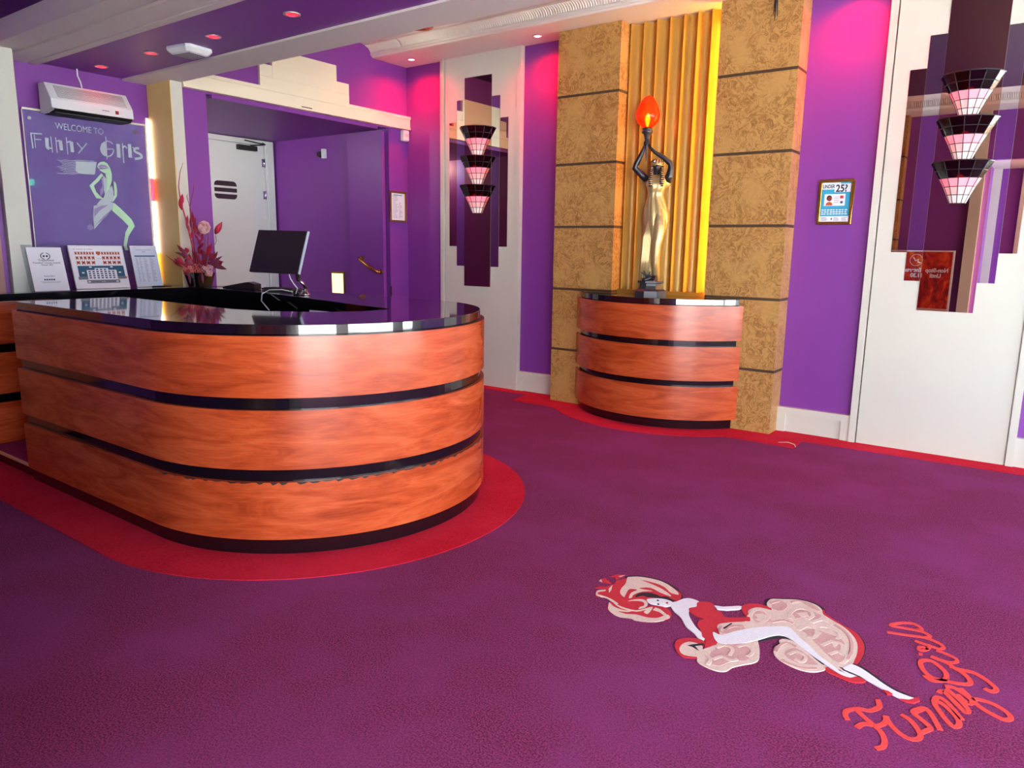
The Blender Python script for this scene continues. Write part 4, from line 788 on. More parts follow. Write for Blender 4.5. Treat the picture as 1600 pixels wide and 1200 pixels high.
b.box(x0, x1, Y-.02, Y, z0, z0+wd, brass); b.box(x0, x1, Y-.02, Y, z1-wd, z1, brass); b.box(x0, x0+wd, Y-.02, Y, z0+wd, z1-wd, brass); b.box(x1-wd, x1, Y-.02, Y, z0+wd, z1-wd, brass)
b.build('frame', ps, bevel=.004)
b = MB(); u0, u1, w0, w1 = x0+wd, x1-wd, z0+wd, z1-wd; y = Y-.007
b.box(u0, u1, y, Y-.001, w0, w1, ink_cyan)
def T(x, z, yy, s=1): return Matrix(((1, 0, 0, x), (0, 0, -1, yy), (0, 1, 0, z), (0, 0, 0, 1)))
b.box(u0, u0+.14, y-.0006, y, w1-.055, w1-.002, paper); b.box(u0+.095, u1, y-.0007, y, w1-.078, w1-.012, paper)
b.text('UNDER', .040, T(u0+.004, w1-.045, y-.0012), ink, .0004, .68, bold=.001)
b.text('25?', .078, T(u0+.104, w1-.074, y-.0014), ink, .0004, .86, bold=.002)
b.box(u0+.022, u0+.182, y-.0007, y, w1-.185, w1-.092, paper)
b.ball((u0+.060, y-.001, w1-.124), .021, plain('hair_print', '#2c1a1c', .6), 10, (1, .03, 1.1)); b.ball((u0+.064, y-.0014, w1-.130), .016, skin_brown, 10, (1, .04, 1.15))
b.prism([(u0+.034, w1-.182), (u0+.09, w1-.182), (u0+.082, w1-.160), (u0+.062, w1-.152), (u0+.042, w1-.160)], y-.0016, y-.0006, ink_orange, 'y')
for k in range(4): b.box(u0+.098, u0+.135, y-.0010, y, w1-.118-k*.014, w1-.115-k*.014, ink_grey)
b.box(u0+.142, u0+.168, y-.0010, y, w1-.128, w1-.106, ink_red); b.ball((u0+.156, y-.001, w1-.158), .011, ink_blue, 8, (1, .04, 1))
for k in range(3):
    for q in range(9): b.box(u0+.006+q*.0225, u0+.006+q*.0225+random.uniform(.012, .019), y-.0009, y, w1-.222-k*.016, w1-.214-k*.016, paper)
b.box(u0, u1, y-.0007, y, w0, w0+.044, paper)
for xx, ww in ((.008, .06), (.105, .045), (.165, .045)):
    for k in range(3): b.box(u0+xx, u0+xx+ww*random.uniform(.7, 1), y-.0010, y, w0+.010+k*.010, w0+.014+k*.010, ink_grey)
b.ball((u0+.09, y-.001, w0+.022), .008, ink_blue, 8, (.7, .05, 1.2))
b.build('poster_print', ps)

# ---------------------------------------------------------------- welcome sign, LED tube, air curtain
sg = thing('welcome_sign', 'large clear sign etched WELCOME TO Funny Girls with a dancer, in the purple niche', 'sign', (-6.64, 3.0, 1.3))
signpane = pane('sign_acrylic', '#e6e2f6', .30, gloss=.24, hazecol='#a592d8')
sy0, sy1, sz0, sz1 = 2.555, 3.515, 1.30, 2.562
MB().box(-6.650, -6.642, sy0, sy1, sz0, sz1, signpane).build('pane', sg)
frost = plain('frosted_etch', '#aebcc4', .6); lite = plain('pale_green_etch', '#b4dcb8', .6); dim = plain('shade_etch', '#8d7fae', .6)
em2 = {'frost': frost, 'lite': lite, 'dim': dim}
b = MB(); e_ = plain('lit_edge', '#e8e6c8', .4)  # cream tone carries the glow along the pane's edges
b.box(-6.651, -6.640, sy0, sy1, sz1, sz1+.014, e_); b.box(-6.651, -6.640, sy1, sy1+.012, sz0, sz1+.014, e_); b.box(-6.651, -6.640, sy0-.006, sy0, sz0, sz1, e_)
b.build('edge_glow_tint', sg)
b = MB(); tX = -6.6415
def TX_(y, z): return Matrix(((0, 0, 1, tX), (1, 0, 0, y), (0, 1, 0, z), (0, 0, 0, 1)))
b.text('WELCOME TO', .072, TX_(2.785, 2.442), frost, .0004, .80)
for w_, pts in SGS: b.ribbon(pts, w_, tX-.0003, tX+.0006, frost, 'x')
b.build('etched_lettering', sg, fix=False)
b = MB()
for i, (c_, pts) in enumerate(SGP): b.prism(pts, tX-.0003, tX+.0004+.00015*i, em2[c_], 'x')
b.build('etched_dancer', sg, fix=False)
for yy, zz in ((2.60, 2.50), (3.43, 2.50), (2.60, 1.36), (3.43, 1.36)):
    MB().tube([(-6.69, yy, zz), (-6.636, yy, zz)], .014, silver, 12).build('standoff', sg)
ld = thing('light_tube', 'vertical colour-changing light tube tucked beside the welcome sign', 'tube light', (-6.66, 3.56, 1.9))
b = MB()
for z0_, z1_, m in ((1.185, 1.46, glow('tube_amber', '#ffb030', 3)), (1.46, 1.92, glow('tube_white', '#ffd8e6', 4.5)), (1.92, 2.12, glow('tube_red', '#ff2040', 2.5)), (2.12, 2.62, glow('tube_white_upper', '#ffe0d8', 4.5))):
    b.tube([(-6.672, 3.566, z0_), (-6.672, 3.566, z1_)], .011, m, 10)
b.build('tube', ld)
MB().box(-6.69, -6.683, 3.553, 3.58, 1.175, 2.64, white_plastic).build('backplate', ld)

ac = thing('air_curtain', 'white air curtain heater with a mesh grille above the welcome sign', 'heater', (-6.56, 3.0, 2.65))
ya, yb_ = 2.680, 3.315
sec = [(-6.632, 2.772), (-6.525, 2.770), (-6.425, 2.640), (-6.418, 2.568), (-6.508, 2.545), (-6.632, 2.545)]
MB().prism(sec, ya, yb_, white_plastic, 'y').build('casing', ac, bevel=.006)
b = MB().box(-6.69, -6.63, ya+.08, ya+.12, 2.60, 2.75, white_plastic); b.build('bracket', ac); MB().box(-6.69, -6.63, yb_-.12, yb_-.08, 2.60, 2.75, white_plastic).build('bracket', ac)
d = Vector((-6.425+6.525, 2.640-2.770)); nrm = Vector((-d.y, d.x)).normalized()
if nrm.x < 0: nrm = -nrm
b = MB()
def GP(u, v, o): return (-6.525+d.x*u+nrm.x*o, ya+(yb_-ya)*v, 2.770+d.y*u+nrm.y*o)
b.add([GP(.16, .09, .002), GP(.16, .93, .002), GP(.90, .93, .002), GP(.90, .09, .002)], [(0, 1, 2, 3)], grey_mesh)
for i in range(9): b.tube([GP(.16+.74*i/8, .09, .003), GP(.16+.74*i/8, .93, .003)], .0022, white_plastic, 5)
for i in range(52): b.tube([GP(.16, .09+.84*i/51, .003), GP(.90, .09+.84*i/51, .003)], .0020, white_plastic, 5)
b.build('grille', ac)
MB().box(-6.62, -6.44, ya+.03, yb_-.015, 2.538, 2.546, black_matt).build('outlet_slot', ac)
MB().prism([(-6.4195, 2.5665), (-6.4165, 2.5665), (-6.4325, 2.5530), (-6.506, 2.540), (-6.508, 2.545), (-6.43, 2.5565)], ya+.02, yb_-.012, black_matt, 'y').build('outlet_lip', ac)
b = MB().box(-6.4225, -6.4165, 3.165, 3.190, 2.588, 2.615, plain('red_switch', '#8c1c1c', .3))
b.box(-6.4225, -6.4165, 3.205, 3.222, 2.590, 2.600, white_plastic); b.box(-6.4225, -6.4165, 3.205, 3.222, 2.606, 2.616, white_plastic)
b.build('switch', ac)
b = MB().box(-6.4225, -6.4168, 3.06, 3.115, 2.602, 2.607, ink_grey); b.build('name_strip', ac)
cb = MB().tube([(-6.60, 3.0, 2.772), (-6.61, 2.995, 2.83), (-6.63, 2.985, 2.88), (-6.63, 2.985, 2.934)], .006, white_plastic, 8).build('power_cable')
tag(cb, 'short white cable from the ceiling into the air curtain heater', 'cable')
# ---------------------------------------------------------------- things on the counters
CT = 1.1735
def lean(y0, y1, xb, xt, zt, name_thing):
    """quad frame on a leaning plane: returns a function (u across, v up, o out) -> world"""
    up = Vector((xt-xb, 0, zt-CT)); n = Vector((up.z, 0, -up.x)).normalized()
    def Q(u, v, o=0): return (xb+up.x*v+n.x*o, y0+(y1-y0)*u, CT+up.z*v+n.z*o)
    return Q
def slab(b, Q, u0, u1, v0, v1, o0, o1, m):
    vs = [Q(u, v, o) for o in (o0, o1) for v in (v0, v1) for u in (u0, u1)]
    b.add(vs, [(0, 2, 3, 1), (4, 5, 7, 6), (0, 1, 5, 4), (2, 6, 7, 3), (0, 4, 6, 2), (1, 3, 7, 5)], m)
def lean_text(b, Q, s, u, v, size, W, H, mat, align='CENTER', o=.0016):
    p = Vector(Q(u, v, o)); ex = (Vector(Q(1, 0))-Vector(Q(0, 0))).normalized(); ey = (Vector(Q(0, 1))-Vector(Q(0, 0))).normalized(); ez = ex.cross(ey)
    M = Matrix(((ex.x, ey.x, ez.x, p.x), (ex.y, ey.y, ez.y, p.y), (ex.z, ey.z, ez.z, p.z), (0, 0, 0, 1)))
    b.text(s, size, M, mat, .0002, 1, align)
acrylic = pane('clear_acrylic', '#f2f4f6', .05, gloss=.12)
# award certificate in a clear stand
t = thing('certificate_stand', 'white award certificate in a clear acrylic stand, leftmost on the wall counter', 'display stand', (-6.2, 2.47, CT), 0, 'display stands on the wall counter')
Q = lean(2.345, 2.590, -6.19, -6.285, 1.503, t)
b = MB(); slab(b, Q, -.12, 1.04, 0, 1.06, -.008, -.004, acrylic); b.box(-6.195, -6.112, 2.315, 2.60, CT, CT+.004, acrylic); b.build('clear_stand', t)
b = MB(); slab(b, Q, 0, 1, .012, 1, -.002, .0005, paper)
b2 = b
for s, v, z in (('Tripadvisor', .685, .024), ("Travellers' Choice Awards", .63, .018), ('Winner 2023', .585, .016), ('Funny Girls', .33, .016)): lean_text(b, Q, s, .5, v, z, .25, .33, ink)
for k in range(9):
    for sgn in (-1, 1):
        a = PI*(.62+.75*k/8) if sgn < 0 else PI*(.38-.75*k/8)
        slab(b, Q, .5+.13*math.cos(a)-.012, .5+.13*math.cos(a)+.012, .80+.075*math.sin(a)-.010, .80+.075*math.sin(a)+.010, 0, .0016, ink)
b.ball(Q(.455, .80, .001), .0075, ink, 8); b.ball(Q(.545, .80, .001), .0075, ink, 8)
for k in range(5): b.ball(Q(.35+.065*k, .265, .0), .0068, ink_blue if k < 4 else ink, 8)
for k in range(2): slab(b, Q, .22+.05*k, .80-.05*k, .215-.022*k, .220-.022*k, 0, .0016, ink_grey)
b.build('certificate_sheet', t)
# seating plan
t = thing('seating_plan_board', 'white framed seating plan in orange and blue, middle stand on the wall counter', 'display stand', (-6.36, 2.93, CT), 0, 'display stands on the wall counter')
Q = lean(2.700, 3.130, -6.335, -6.43, 1.520, t)
b = MB(); slab(b, Q, 0, 1, .0, 1, -.012, .0, paper)
for u0, u1, v0, v1 in ((0, 1, 0, .02), (0, 1, .985, 1.0), (0, .012, 0, 1), (.988, 1, 0, 1)): slab(b, Q, u0, u1, v0, v1, 0, .004, white_plastic)
b.build('board', t)
b = MB()
for sect in ((.10, .46), (.58, .94)):
    for row, (v0, v1) in enumerate(((.78, .86), (.67, .755), (.56, .645))):
        n_ = (7, 5, 4)[row]
        for k in range(n_):
            a = sect[0]+(sect[1]-sect[0])*(k+.05)/n_; c = sect[0]+(sect[1]-sect[0])*(k+.72)/n_
            slab(b, Q, a, a+(c-a)*.3, v0, v1, 0, .001, ink_orange); slab(b, Q, c-(c-a)*.3, c, v0, v1, 0, .001, ink_orange); slab(b, Q, a+(c-a)*.3, c-(c-a)*.3, v0+.02, v1-.015, 0, .001, skin_brown)
b.prism([(0, 0), (1, 0), (1, 1)], 0, 0, paper) if False else None
slab(b, Q, .485, .565, .80, .86, 0, .001, ink_orange); slab(b, Q, .505, .545, .775, .80, 0, .001, ink_orange)
slab(b, Q, .48, .57, .695, .700, 0, .001, ink_grey)
slab(b, Q, .10, .95, .28, .53, 0, .001, ink_blue)
slab(b, Q, .08, .96, .215, .28, 0, .001, ink_grey); slab(b, Q, .22, .83, .125, .20, 0, .001, ink_grey)
slab(b, Q, .25, .80, .215, .43, .001, .0014, paper); slab(b, Q, .40, .65, .43, .475, .001, .0014, paper)
for r_ in range(5):
    for k in range(7):
        if r_ == 4 and not 2 <= k <= 4: continue
        u = .275+.073*k; v = .235+.048*r_
        slab(b, Q, u, u+.042, v, v+.03, .0014, .0018, ink_blue)
for u, v in ((.18, .37), (.86, .37), (.33, .50), (.72, .50), (.26, .16), (.78, .16)): slab(b, Q, u-.022, u+.022, v-.014, v+.014, .001, .0014, paper)
slab(b, Q, .94, .98, .235, .265, 0, .0012, ink_red)
lean_text(b, Q, 'STAGE', .52, .15, .010, .4, .3, paper)
slab(b, Q, .10, .11, .905, .925, 0, .001, ink); slab(b, Q, .14, .26, .910, .918, 0, .001, ink_orange); slab(b, Q, .29, .30, .905, .925, 0, .001, ink); slab(b, Q, .33, .44, .910, .918, 0, .001, ink_orange)
b.build('seating_print', t)
MB().box(-6.47, -6.43, 2.80, 3.06, CT, CT+.08, black_matt).build('easel_foot', t)
# price list
t = thing('price_list_stand', 'pale blue printed list in a thin white frame, rightmost stand on the wall counter', 'display stand', (-6.38, 3.31, CT), 0, 'display stands on the wall counter')
Q = lean(3.195, 3.425, -6.345, -6.43, 1.522, t)
b = MB(); pblue = plain('pale_blue_paper', '#c4cfe4', .5)
slab(b, Q, 0, 1, 0, 1, -.010, 0, pblue)
for u0, u1, v0, v1 in ((0, 1, 0, .02), (0, 1, .98, 1.0), (0, .025, 0, 1), (.975, 1, 0, 1)): slab(b, Q, u0, u1, v0, v1, 0, .004, white_plastic)
b.build('frame', t)
b = MB(); slab(b, Q, .12, .90, .735, .765, 0, .001, ink_blue); slab(b, Q, .2, .8, .895, .903, 0, .001, ink_grey); slab(b, Q, .42, .56, .85, .86, 0, .001, ink_grey)
for k in range(20):
    v = .70-.030*k
    for u, l in ((.14, .10), (.27, .10), (.44, .16), (.66, .18)):
        slab(b, Q, u, u+l*random.uniform(.4, 1), v, v+.008, 0, .001, ink_grey)
b.build('list_print', t)
pen = MB().tube([(-6.18, 3.24, CT+.008), (-6.19, 3.33, CT+.008), (-6.20, 3.42, CT+.006)], [.008, .008, .003], black_matt, 8).build('pen')
tag(pen, 'dark pen lying on the counter edge before the price list', 'pen')

# flower arrangement
fx, fy = -6.125, 3.645
fa = thing('flower_arrangement', 'tall artificial arrangement of crimson and pink flowers in a black pot', 'flowers', (fx, fy, CT))
b = MB(); pot = []
for r_, z_ in ((.066, 0), (.088, .11), (.091, .125)):
    pot.append([(fx+r_*sx*1.12, fy+r_*sy*1.12, CT+z_) for sx, sy in ((-1, -.8), (-.8, -1), (.8, -1), (1, -.8), (1, .8), (.8, 1), (-.8, 1), (-1, .8))])
b.loft(pot, black_gloss, False); b.build('pot', fa)
crimson = plain('crimson_leaf', '#8c1236', .5, vary=.25, scale=30); scarlet = plain('scarlet_bud', '#b81a3c', .5, vary=.2, scale=30); dusk = plain('dusky_leaf', '#7c3450', .5, vary=.2, scale=30)
salmon = plain('salmon_floret', '#d8746e', .5, vary=.2, scale=40); blush = plain('blush_floret', '#e2b0b0', .5, vary=.15, scale=40); greyst = plain('grey_stem', '#8a7880', .6)
VX = Vector((.80, .60, 0)); VY = Vector((-.60, .80, 0))   # across the view, away from it
def W(a, h, dd=0): return Vector((fx, fy, CT)) + VX*a + VY*dd + Vector((0, 0, h))
def leaf(b, p, q, w, m, droop=.0, nrm=None):
    p = Vector(p); q = Vector(q); d = q-p; n = (nrm or -VY)
    s = d.cross(n).normalized()*w; vs = []
    for t, k in ((0, .12), (.2, .7), (.45, 1), (.7, .75), (.9, .28), (1, .02)):
        c = p+d*t+Vector((0, 0, droop*math.sin(PI*t))); o = n*.25*w*k
        vs += [c+s*k-o*.3, c+o, c-s*k-o*.3]
    fs = []
    for i in range(5): fs += [(3*i, 3*i+1, 3*i+4, 3*i+3), (3*i+1, 3*i+2, 3*i+5, 3*i+4)]
    b.add(vs, fs, m, True)
# long twigs
b = MB()
b.tube([W(-.045, .1), W(-.05, .36), (W(-.09, .58)), W(-.125, .74), W(-.135, .86), W(-.115, .98), W(-.082, 1.06)], [.007, .0065, .006, .005, .004, .003, .0015], scarlet, 7)
b.tube([W(-.03, .1), W(-.03, .36), W(-.045, .55), W(-.05, .68), W(-.01, .83), W(.0, .88)], [.006, .006, .005, .004, .003, .0015], crimson, 7)
b.tube([W(-.03, .60), W(-.07, .78), W(-.06, .80)], [.003, .003, .001], crimson, 6)
b.tube([W(-.08, .1), W(-.15, .17), W(-.235, .23), W(-.29, .275)], [.006, .006, .004, .002], scarlet, 7)
for k in range(14):
    a = random.uniform(-.06, .10); b.tube([W(a*.3, .08), W(a*.8, .25, random.uniform(-.04, .04)), W(a*1.3, random.uniform(.33, .48), random.uniform(-.05, .05))], [.003, .0025, .0015], random.choice((crimson, greyst, dusk)), 5)
b.tube([W(.03, .1), W(.07, .32), W(.078, .50)], [.004, .0035, .003], greyst, 6)
b.tube([W(.05, .1), W(.09, .34), W(.15, .37), W(.165, .40), W(.16, .45)], [.004, .0035, .003, .003, .004], greyst, 6)
b.build('stems', fa)
b = MB()
leaf(b, W(-.13, .69), W(-.105, .80), .022, scarlet); leaf(b, W(-.12, .66), W(-.135, .76), .02, scarlet)
for (a, h) in ((-.065, .52), (-.05, .56), (-.03, .55), (-.085, .57), (-.02, .50), (-.06, .46), (-.04, .60), (-.02, .59)):
    leaf(b, W(a, h-.05), W(a+random.uniform(-.03, .03), h+.05), .012, random.choice((crimson, scarlet)))
for k in range(46):
    a = random.uniform(-.13, .13); h = random.uniform(.14, .30); g = random.uniform(-.9, .9); l = random.uniform(.05, .10); dd = random.uniform(-.08, .05)
    leaf(b, W(a, h, dd), W(a+l*math.sin(g)+a*.4, h+l*math.cos(g), dd-.02), random.uniform(.012, .024), random.choice((crimson, crimson, dusk, scarlet)))
for k in range(12):
    h = .34+.014*k; a = .02+.012*math.sin(k*2.2)
    leaf(b, W(a, h), W(a+.03*(-1)**k, h+.045), .012, crimson)
leaf(b, W(.10, .20), W(.255, .155, -.03), .022, dusk); leaf(b, W(.08, .20), W(.225, .215), .010, crimson, .02); leaf(b, W(.08, .22), W(.15, .31), .014, dusk); leaf(b, W(.09, .235), W(.17, .235), .010, crimson, .03)
leaf(b, W(-.23, .225), W(-.16, .17), .012, crimson); leaf(b, W(-.06, .14, -.1), W(-.035, .02, -.12), .012, dusk); leaf(b, W(.06, .13, -.1), W(.075, .03, -.12), .012, dusk)
b.build('leaves', fa)
b = MB(); ro = W(.075, .515, -.03)
b.ball(ro, .026, blush, 10, (1, 1, .9))
blush2 = plain('rose_shade', '#c98a8c', .5)
for ring, (nn, rr, sz) in enumerate(((5, .020, .018), (7, .034, .024), (8, .044, .026))):
    for k in range(nn):
        a = 2*PI*k/nn+ring*.4; c = ro + VX*rr*math.cos(a)*.9 + Vector((0, 0, rr*math.sin(a)*.9)) + VY*(-.026+ring*.016)
        t1 = Vector((0, 0, 1))*math.cos(a)-VX*math.sin(a); rad = VX*math.cos(a)+Vector((0, 0, math.sin(a)))
        vs = [c-t1*sz-rad*.008, c+t1*sz-rad*.008, c+t1*sz*.8+rad*.012-VY*.006, c-t1*sz*.8+rad*.012-VY*.006, c+rad*.019-VY*.002]
        b.add(vs, [(0, 1, 2, 3), (3, 2, 4)], (blush2, blush, blush)[ring] if k % 2 else (blush, blush2, blush)[ring], False)
tag(b.build('rose', fa), 'pale pink rose')
b = MB(); bud = W(.165, .46, -.02); tip = W(.235, .565, -.03)
dv = tip-bud
for k in range(6):
    a = 2*PI*k/6; o = (VX*math.cos(a)*.7+VY*math.sin(a))*.022
    leaf(b, bud+o*.2, tip+o*.25, .020, scarlet if k % 2 else blush, 0, o.normalized())
b.loft([[tuple(bud+dv*t+(VX*math.cos(2*PI*q/10)*.8+VY*math.sin(2*PI*q/10)+Vector((0, 0, -.5*math.cos(2*PI*q/10))))*r_) for q in range(10)] for t, r_ in ((0, .008), (.25, .026), (.5, .028), (.75, .018), (.95, .004))], scarlet)
tag(b.build('lily_bud', fa), 'pointed pink bud')
b = MB()
for k in range(70):
    a = random.uniform(-.10, .13); h = .145+random.uniform(-.03, .045)-abs(a)*.1; dd = -random.uniform(.03, .11)
    c = W(a, h, dd); m = random.choice((salmon, salmon, blush, scarlet)) if a < .07 else random.choice((blush, blush, salmon))
    for q in range(4):
        g = q*PI/2+k; o = VX*math.cos(g)*.011+Vector((0, 0, math.sin(g)*.011)); b.ball(c+o, .0095, m, 5, (1, .6, 1))
b.build('florets', fa)

# monitor on its arm, at the inner edge of the back run
MO = Vector((0, 0, 1.55)); k_ = .88
def mp(x, y, z): return tuple(MO+(Vector((x, y, z))-MO)*k_)
TL, TR, BR, BL = [Vector(mp(*p)) for p in ((-5.709, 3.979, 1.676), (-5.205, 4.107, 1.668), (-5.195, 3.985, 1.308), (-5.700, 3.857, 1.316))]
mo = thing('monitor', 'black flat screen monitor tilted on a chrome arm at the reception desk', 'monitor', (-4.62, 3.60, CT))
ex = (TR-TL).normalized(); ey = (TL-BL).normalized(); en = ex.cross(ey).normalized()
if en.dot(Vector((.6, -.8, 0))) < 0: en = -en
Wd = (TR-TL).length; Hd = (TL-BL).length
def S(u, v, o): return BL+ex*Wd*u+ey*Hd*v+en*o
def sbox(b, u0, u1, v0, v1, o0, o1, m):
    vs = [S(u, v, o) for o in (o0, o1) for v in (v0, v1) for u in (u0, u1)]
    b.add(vs, [(0, 2, 3, 1), (4, 5, 7, 6), (0, 1, 5, 4), (2, 6, 7, 3), (0, 4, 6, 2), (1, 3, 7, 5)], m)
screen_m = plain('monitor_black', '#1d1720', .45, vary=.05); bez = plain('monitor_bezel', '#231d24', .4)
b = MB(); sbox(b, 0, 1, 0, 1, -.022, 0, bez); b.build('casing', mo, bevel=.003)
b = MB(); sbox(b, .012, .988, .075, .985, 0, .0012, screen_m); tag(b.build('screen', mo), 'dark switched-off screen')
b = MB(); sbox(b, 1.0, 1.016, .0, 1.0, -.022, .0, plain('monitor_lit_edge', '#aab2c8', .3)); tag(b.build('side_edge', mo), 'side edge coloured pale grey for the light on it')  # casing side; the light falling on it is put into the pale colour
b = MB(); c0 = S(.93, .10, -.03); b.tube([S(.9, .25, -.024), c0], .018, black_matt, 8); b.tube([c0, S(.955, -.04, -.03), S(1.0, -.10, -.02)], [.014, .016, .016], black_matt, 10)
p1 = S(1.0, -.10, -.02); b.ball(p1, .02, black_matt, 8)
base = Vector((-4.615, 3.60, CT)); b.tube([p1, p1+(base-p1)*.35+Vector((.035, 0, .0)), base+Vector((.01, 0, .055)), base+Vector((0, 0, .02))], [.013, .013, .013, .016], silver, 10)
b.build('arm', mo)
MB().lathe([(.045, 0), (.045, .008), (.030, .014), (.022, .03), (.020, .045), (.008, .05)], silver, tuple(base), 18).build('arm_base', mo)
cb = MB().tube([S(.80, -.005, -.015), S(.84, -.10, -.02), S(.93, -.22, -.02), base+Vector((-.05, -.03, .05)), base+Vector((-.06, -.04, .008))], .0045, white_plastic, 8).build('cable', mo)
tag(cb, 'white cable')
cb = MB().tube([(-4.80, 3.64, CT+.012), (-4.90, 3.60, CT+.03), (-5.02, 3.57, CT+.022), (-5.06, 3.53, CT-.01), (-5.0, 3.48, CT-.06), (-4.85, 3.44, CT-.12)], .0045, white_plastic, 8).build('loose_cable')
tag(cb, 'white cable looping over the inner edge of the reception desk', 'cable')
t = thing('cable_hub', 'small black and chrome cable hub beside the monitor arm', 'cable hub', (-4.74, 3.64, CT))
MB().lathe([(.028, 0), (.032, .01), (.026, .028), (.01, .034)], black_matt, (-4.76, 3.64, CT), 14).build('body', t)
MB().lathe([(.022, 0), (.024, .016), (.006, .022)], silver, (-4.69, 3.63, CT), 12).build('cap', t)
# desk phone and keyboard
t = thing('payment_terminal', 'black wedge-shaped payment terminal on the back run of the reception desk', 'terminal', (-5.62, 3.72, CT), math.radians(18))
b = MB(); b.prism([(-.16, 0), (.17, 0), (.17, .045), (.10, .062), (-.14, .020), (-.16, .012)], -.045, .045, plain('terminal_black', '#1c181c', .35), 'y'); b.build('body', t, True, bevel=.004)
b = MB(); b.add([(-.10, -.028, .0292), (.055, -.028, .0564), (.055, .028, .0564), (-.10, .028, .0292)], [(0, 1, 2, 3)], plain('terminal_panel', '#8a8488', .2)); b.build('display', t, True)
b = MB(); b.tube([(-.16, -.02, .012), (-.24, -.03, .010), (-.30, -.06, .004), (-.31, -.10, .003)], .0035, black_matt, 6); b.build('lead', t, True)
t = thing('keyboard', 'flat black keyboard lying on the reception desk behind the monitor', 'keyboard', (-5.2, 3.82, CT))
MB().box(-5.40, -5.0, 3.765, 3.90, CT, CT+.016, bez).build('body', t, bevel=.003)
b = MB()
for r_ in range(5):
    for k in range(14): b.box(-5.385+k*.0268, -5.363+k*.0268, 3.778+r_*.0225, 3.797+r_*.0225, CT+.016, CT+.021, black_matt)
b.build('keys', t)

# ---------------------------------------------------------------- ceiling fittings
ring_red = plain('downlight_rim', '#c8b8b4', .3, metal=.6)
def downlight(zc, strength, lbl, grp):
    t = thing('downlight', lbl, 'downlight', (0, 0, zc), 0, grp)
    MB().lathe([(.052, 0), (.052, -.006), (.040, -.008), (.036, -.004), (.036, 0)], ring_red, (0, 0, 0), 24).build('rim', t, True)
    MB().lathe([(.036, -.003), (.030, -.006), (.004, -.007)], glow('red_lamp_%d' % int(zc*100), '#ff1020' if zc < 3 else '#ff8a90', strength, '#401010'), (0, 0, 0), 20).build('lamp', t, True)
    return t
a = downlight(2.935, 5, '', 'red downlights in the purple low ceiling')
pos = ((-6.37, 3.055, 'first red downlight in the purple low ceiling, nearest the welcome sign'), (-5.61, 3.06, 'second red downlight out from the welcome sign, before the white ceiling unit'), (-4.81, 3.07, 'third red downlight out from the welcome sign, beyond the white ceiling unit'), (-3.95, 3.06, 'red downlight in the purple low ceiling farthest from the welcome sign'))
for i, (x, y, l) in enumerate(pos):
    o = a if i == 0 else copy_tree(a); o.location = (x, y, 2.935); o['label'] = l
a = downlight(3.58, 6, '', 'red downlights in the white soffit')
pos = ((-6.02, 6.245, 'glowing red downlight in the soffit at the room corner'), (-4.345, 6.26, 'glowing red downlight in the soffit beside the left burl pillar'), (-1.49, 6.26, 'glowing red downlight in the soffit right of the right burl pillar'))
for i, (x, y, l) in enumerate(pos):
    o = a if i == 0 else copy_tree(a); o.location = (x, y, 3.58); o['label'] = l
t = thing('emergency_light', 'white square emergency light unit on the purple low ceiling', 'ceiling light', (-5.245, 3.15, 2.92), math.radians(8))
b = MB()
b.loft([[(sx*w_, sy*w_*.9, z_) for sx, sy in ((-1, -.8), (-.8, -1), (.8, -1), (1, -.8), (1, .8), (.8, 1), (-.8, 1), (-1, .8))] for w_, z_ in ((.125, .0165), (.128, -.004), (.105, -.030), (.09, -.036))], white_plastic, False)
b.build('housing', t, True, bevel=.004)
b = MB()
for k in range(9): b.box(-.085, .085, -.07+k*.0165, -.064+k*.0165, -.0385, -.035, grey_mesh)
b.build('louvre', t, True)
t = thing('brass_ceiling_fitting', 'brass round fitting half hidden behind the white ceiling beam', 'ceiling light', (-5.37, 5.74, ZC))
MB().lathe([(.075, 0), (.125, -.004), (.13, -.014), (.12, -.02), (.072, -.014), (.068, 0)], brass, (-5.37, 5.70, ZC), 28).build('ring', t)
MB().lathe([(.066, -.001), (.05, -.012), (.015, -.018)], silver, (-5.37, 5.70, ZC), 18).build('bulb', t)
b = MB()
for k, (dx, dz, dy) in enumerate(((0, .235, 0), (.014, .205, .01), (-.012, .185, .005), (.006, .17, -.008), (-.004, .215, .012))):
    b.tube([(-2.035, 6.20, 3.582), (-2.035+dx*.6, 6.20+dy, 3.49), (-2.035+dx*1.1, 6.20+dy, 3.578-dz)], [.008, .006, .002], black_matt, 6)
tag(b.build('loose_wires'), 'frayed black wires hanging from the soffit before the right pillar', 'wires')

# ---------------------------------------------------------------- things seen only in the mirrors
t = thing('poster_banner', 'red flame-patterned banner reading Non-Stop Entertainment, reflected in the right mirror', 'banner', (-1.6, .22, 0))
fm, N, L, p = newmat('flame_print')
tc = N.new('ShaderNodeTexCoord'); nz = N.new('ShaderNodeTexNoise'); nz.inputs['Scale'].default_value = 4.5; nz.inputs['Detail'].default_value = 5; nz.inputs['Distortion'].default_value = 1.6
mpn = N.new('ShaderNodeMapping'); mpn.inputs['Scale'].default_value = (1.4, 1, .7); L.new(tc.outputs['Object'], mpn.inputs['Vector']); L.new(mpn.outputs['Vector'], nz.inputs['Vector'])
r = N.new('ShaderNodeValToRGB'); r.color_ramp.elements[0].position = .38; r.color_ramp.elements[0].color = lin('#7c1420'); r.color_ramp.elements[1].position = .68; r.color_ramp.elements[1].color = lin('#e0681c'); x = r.color_ramp.elements.new(.54); x.color = lin('#b8241e')
L.new(nz.outputs['Fac'], r.inputs['Fac']); L.new(r.outputs['Color'], p.inputs['Base Color']); p.inputs['Roughness'].default_value = .4
BX0, BX1, BZ0, BZ1 = -2.45, -1.275, .50, 1.585
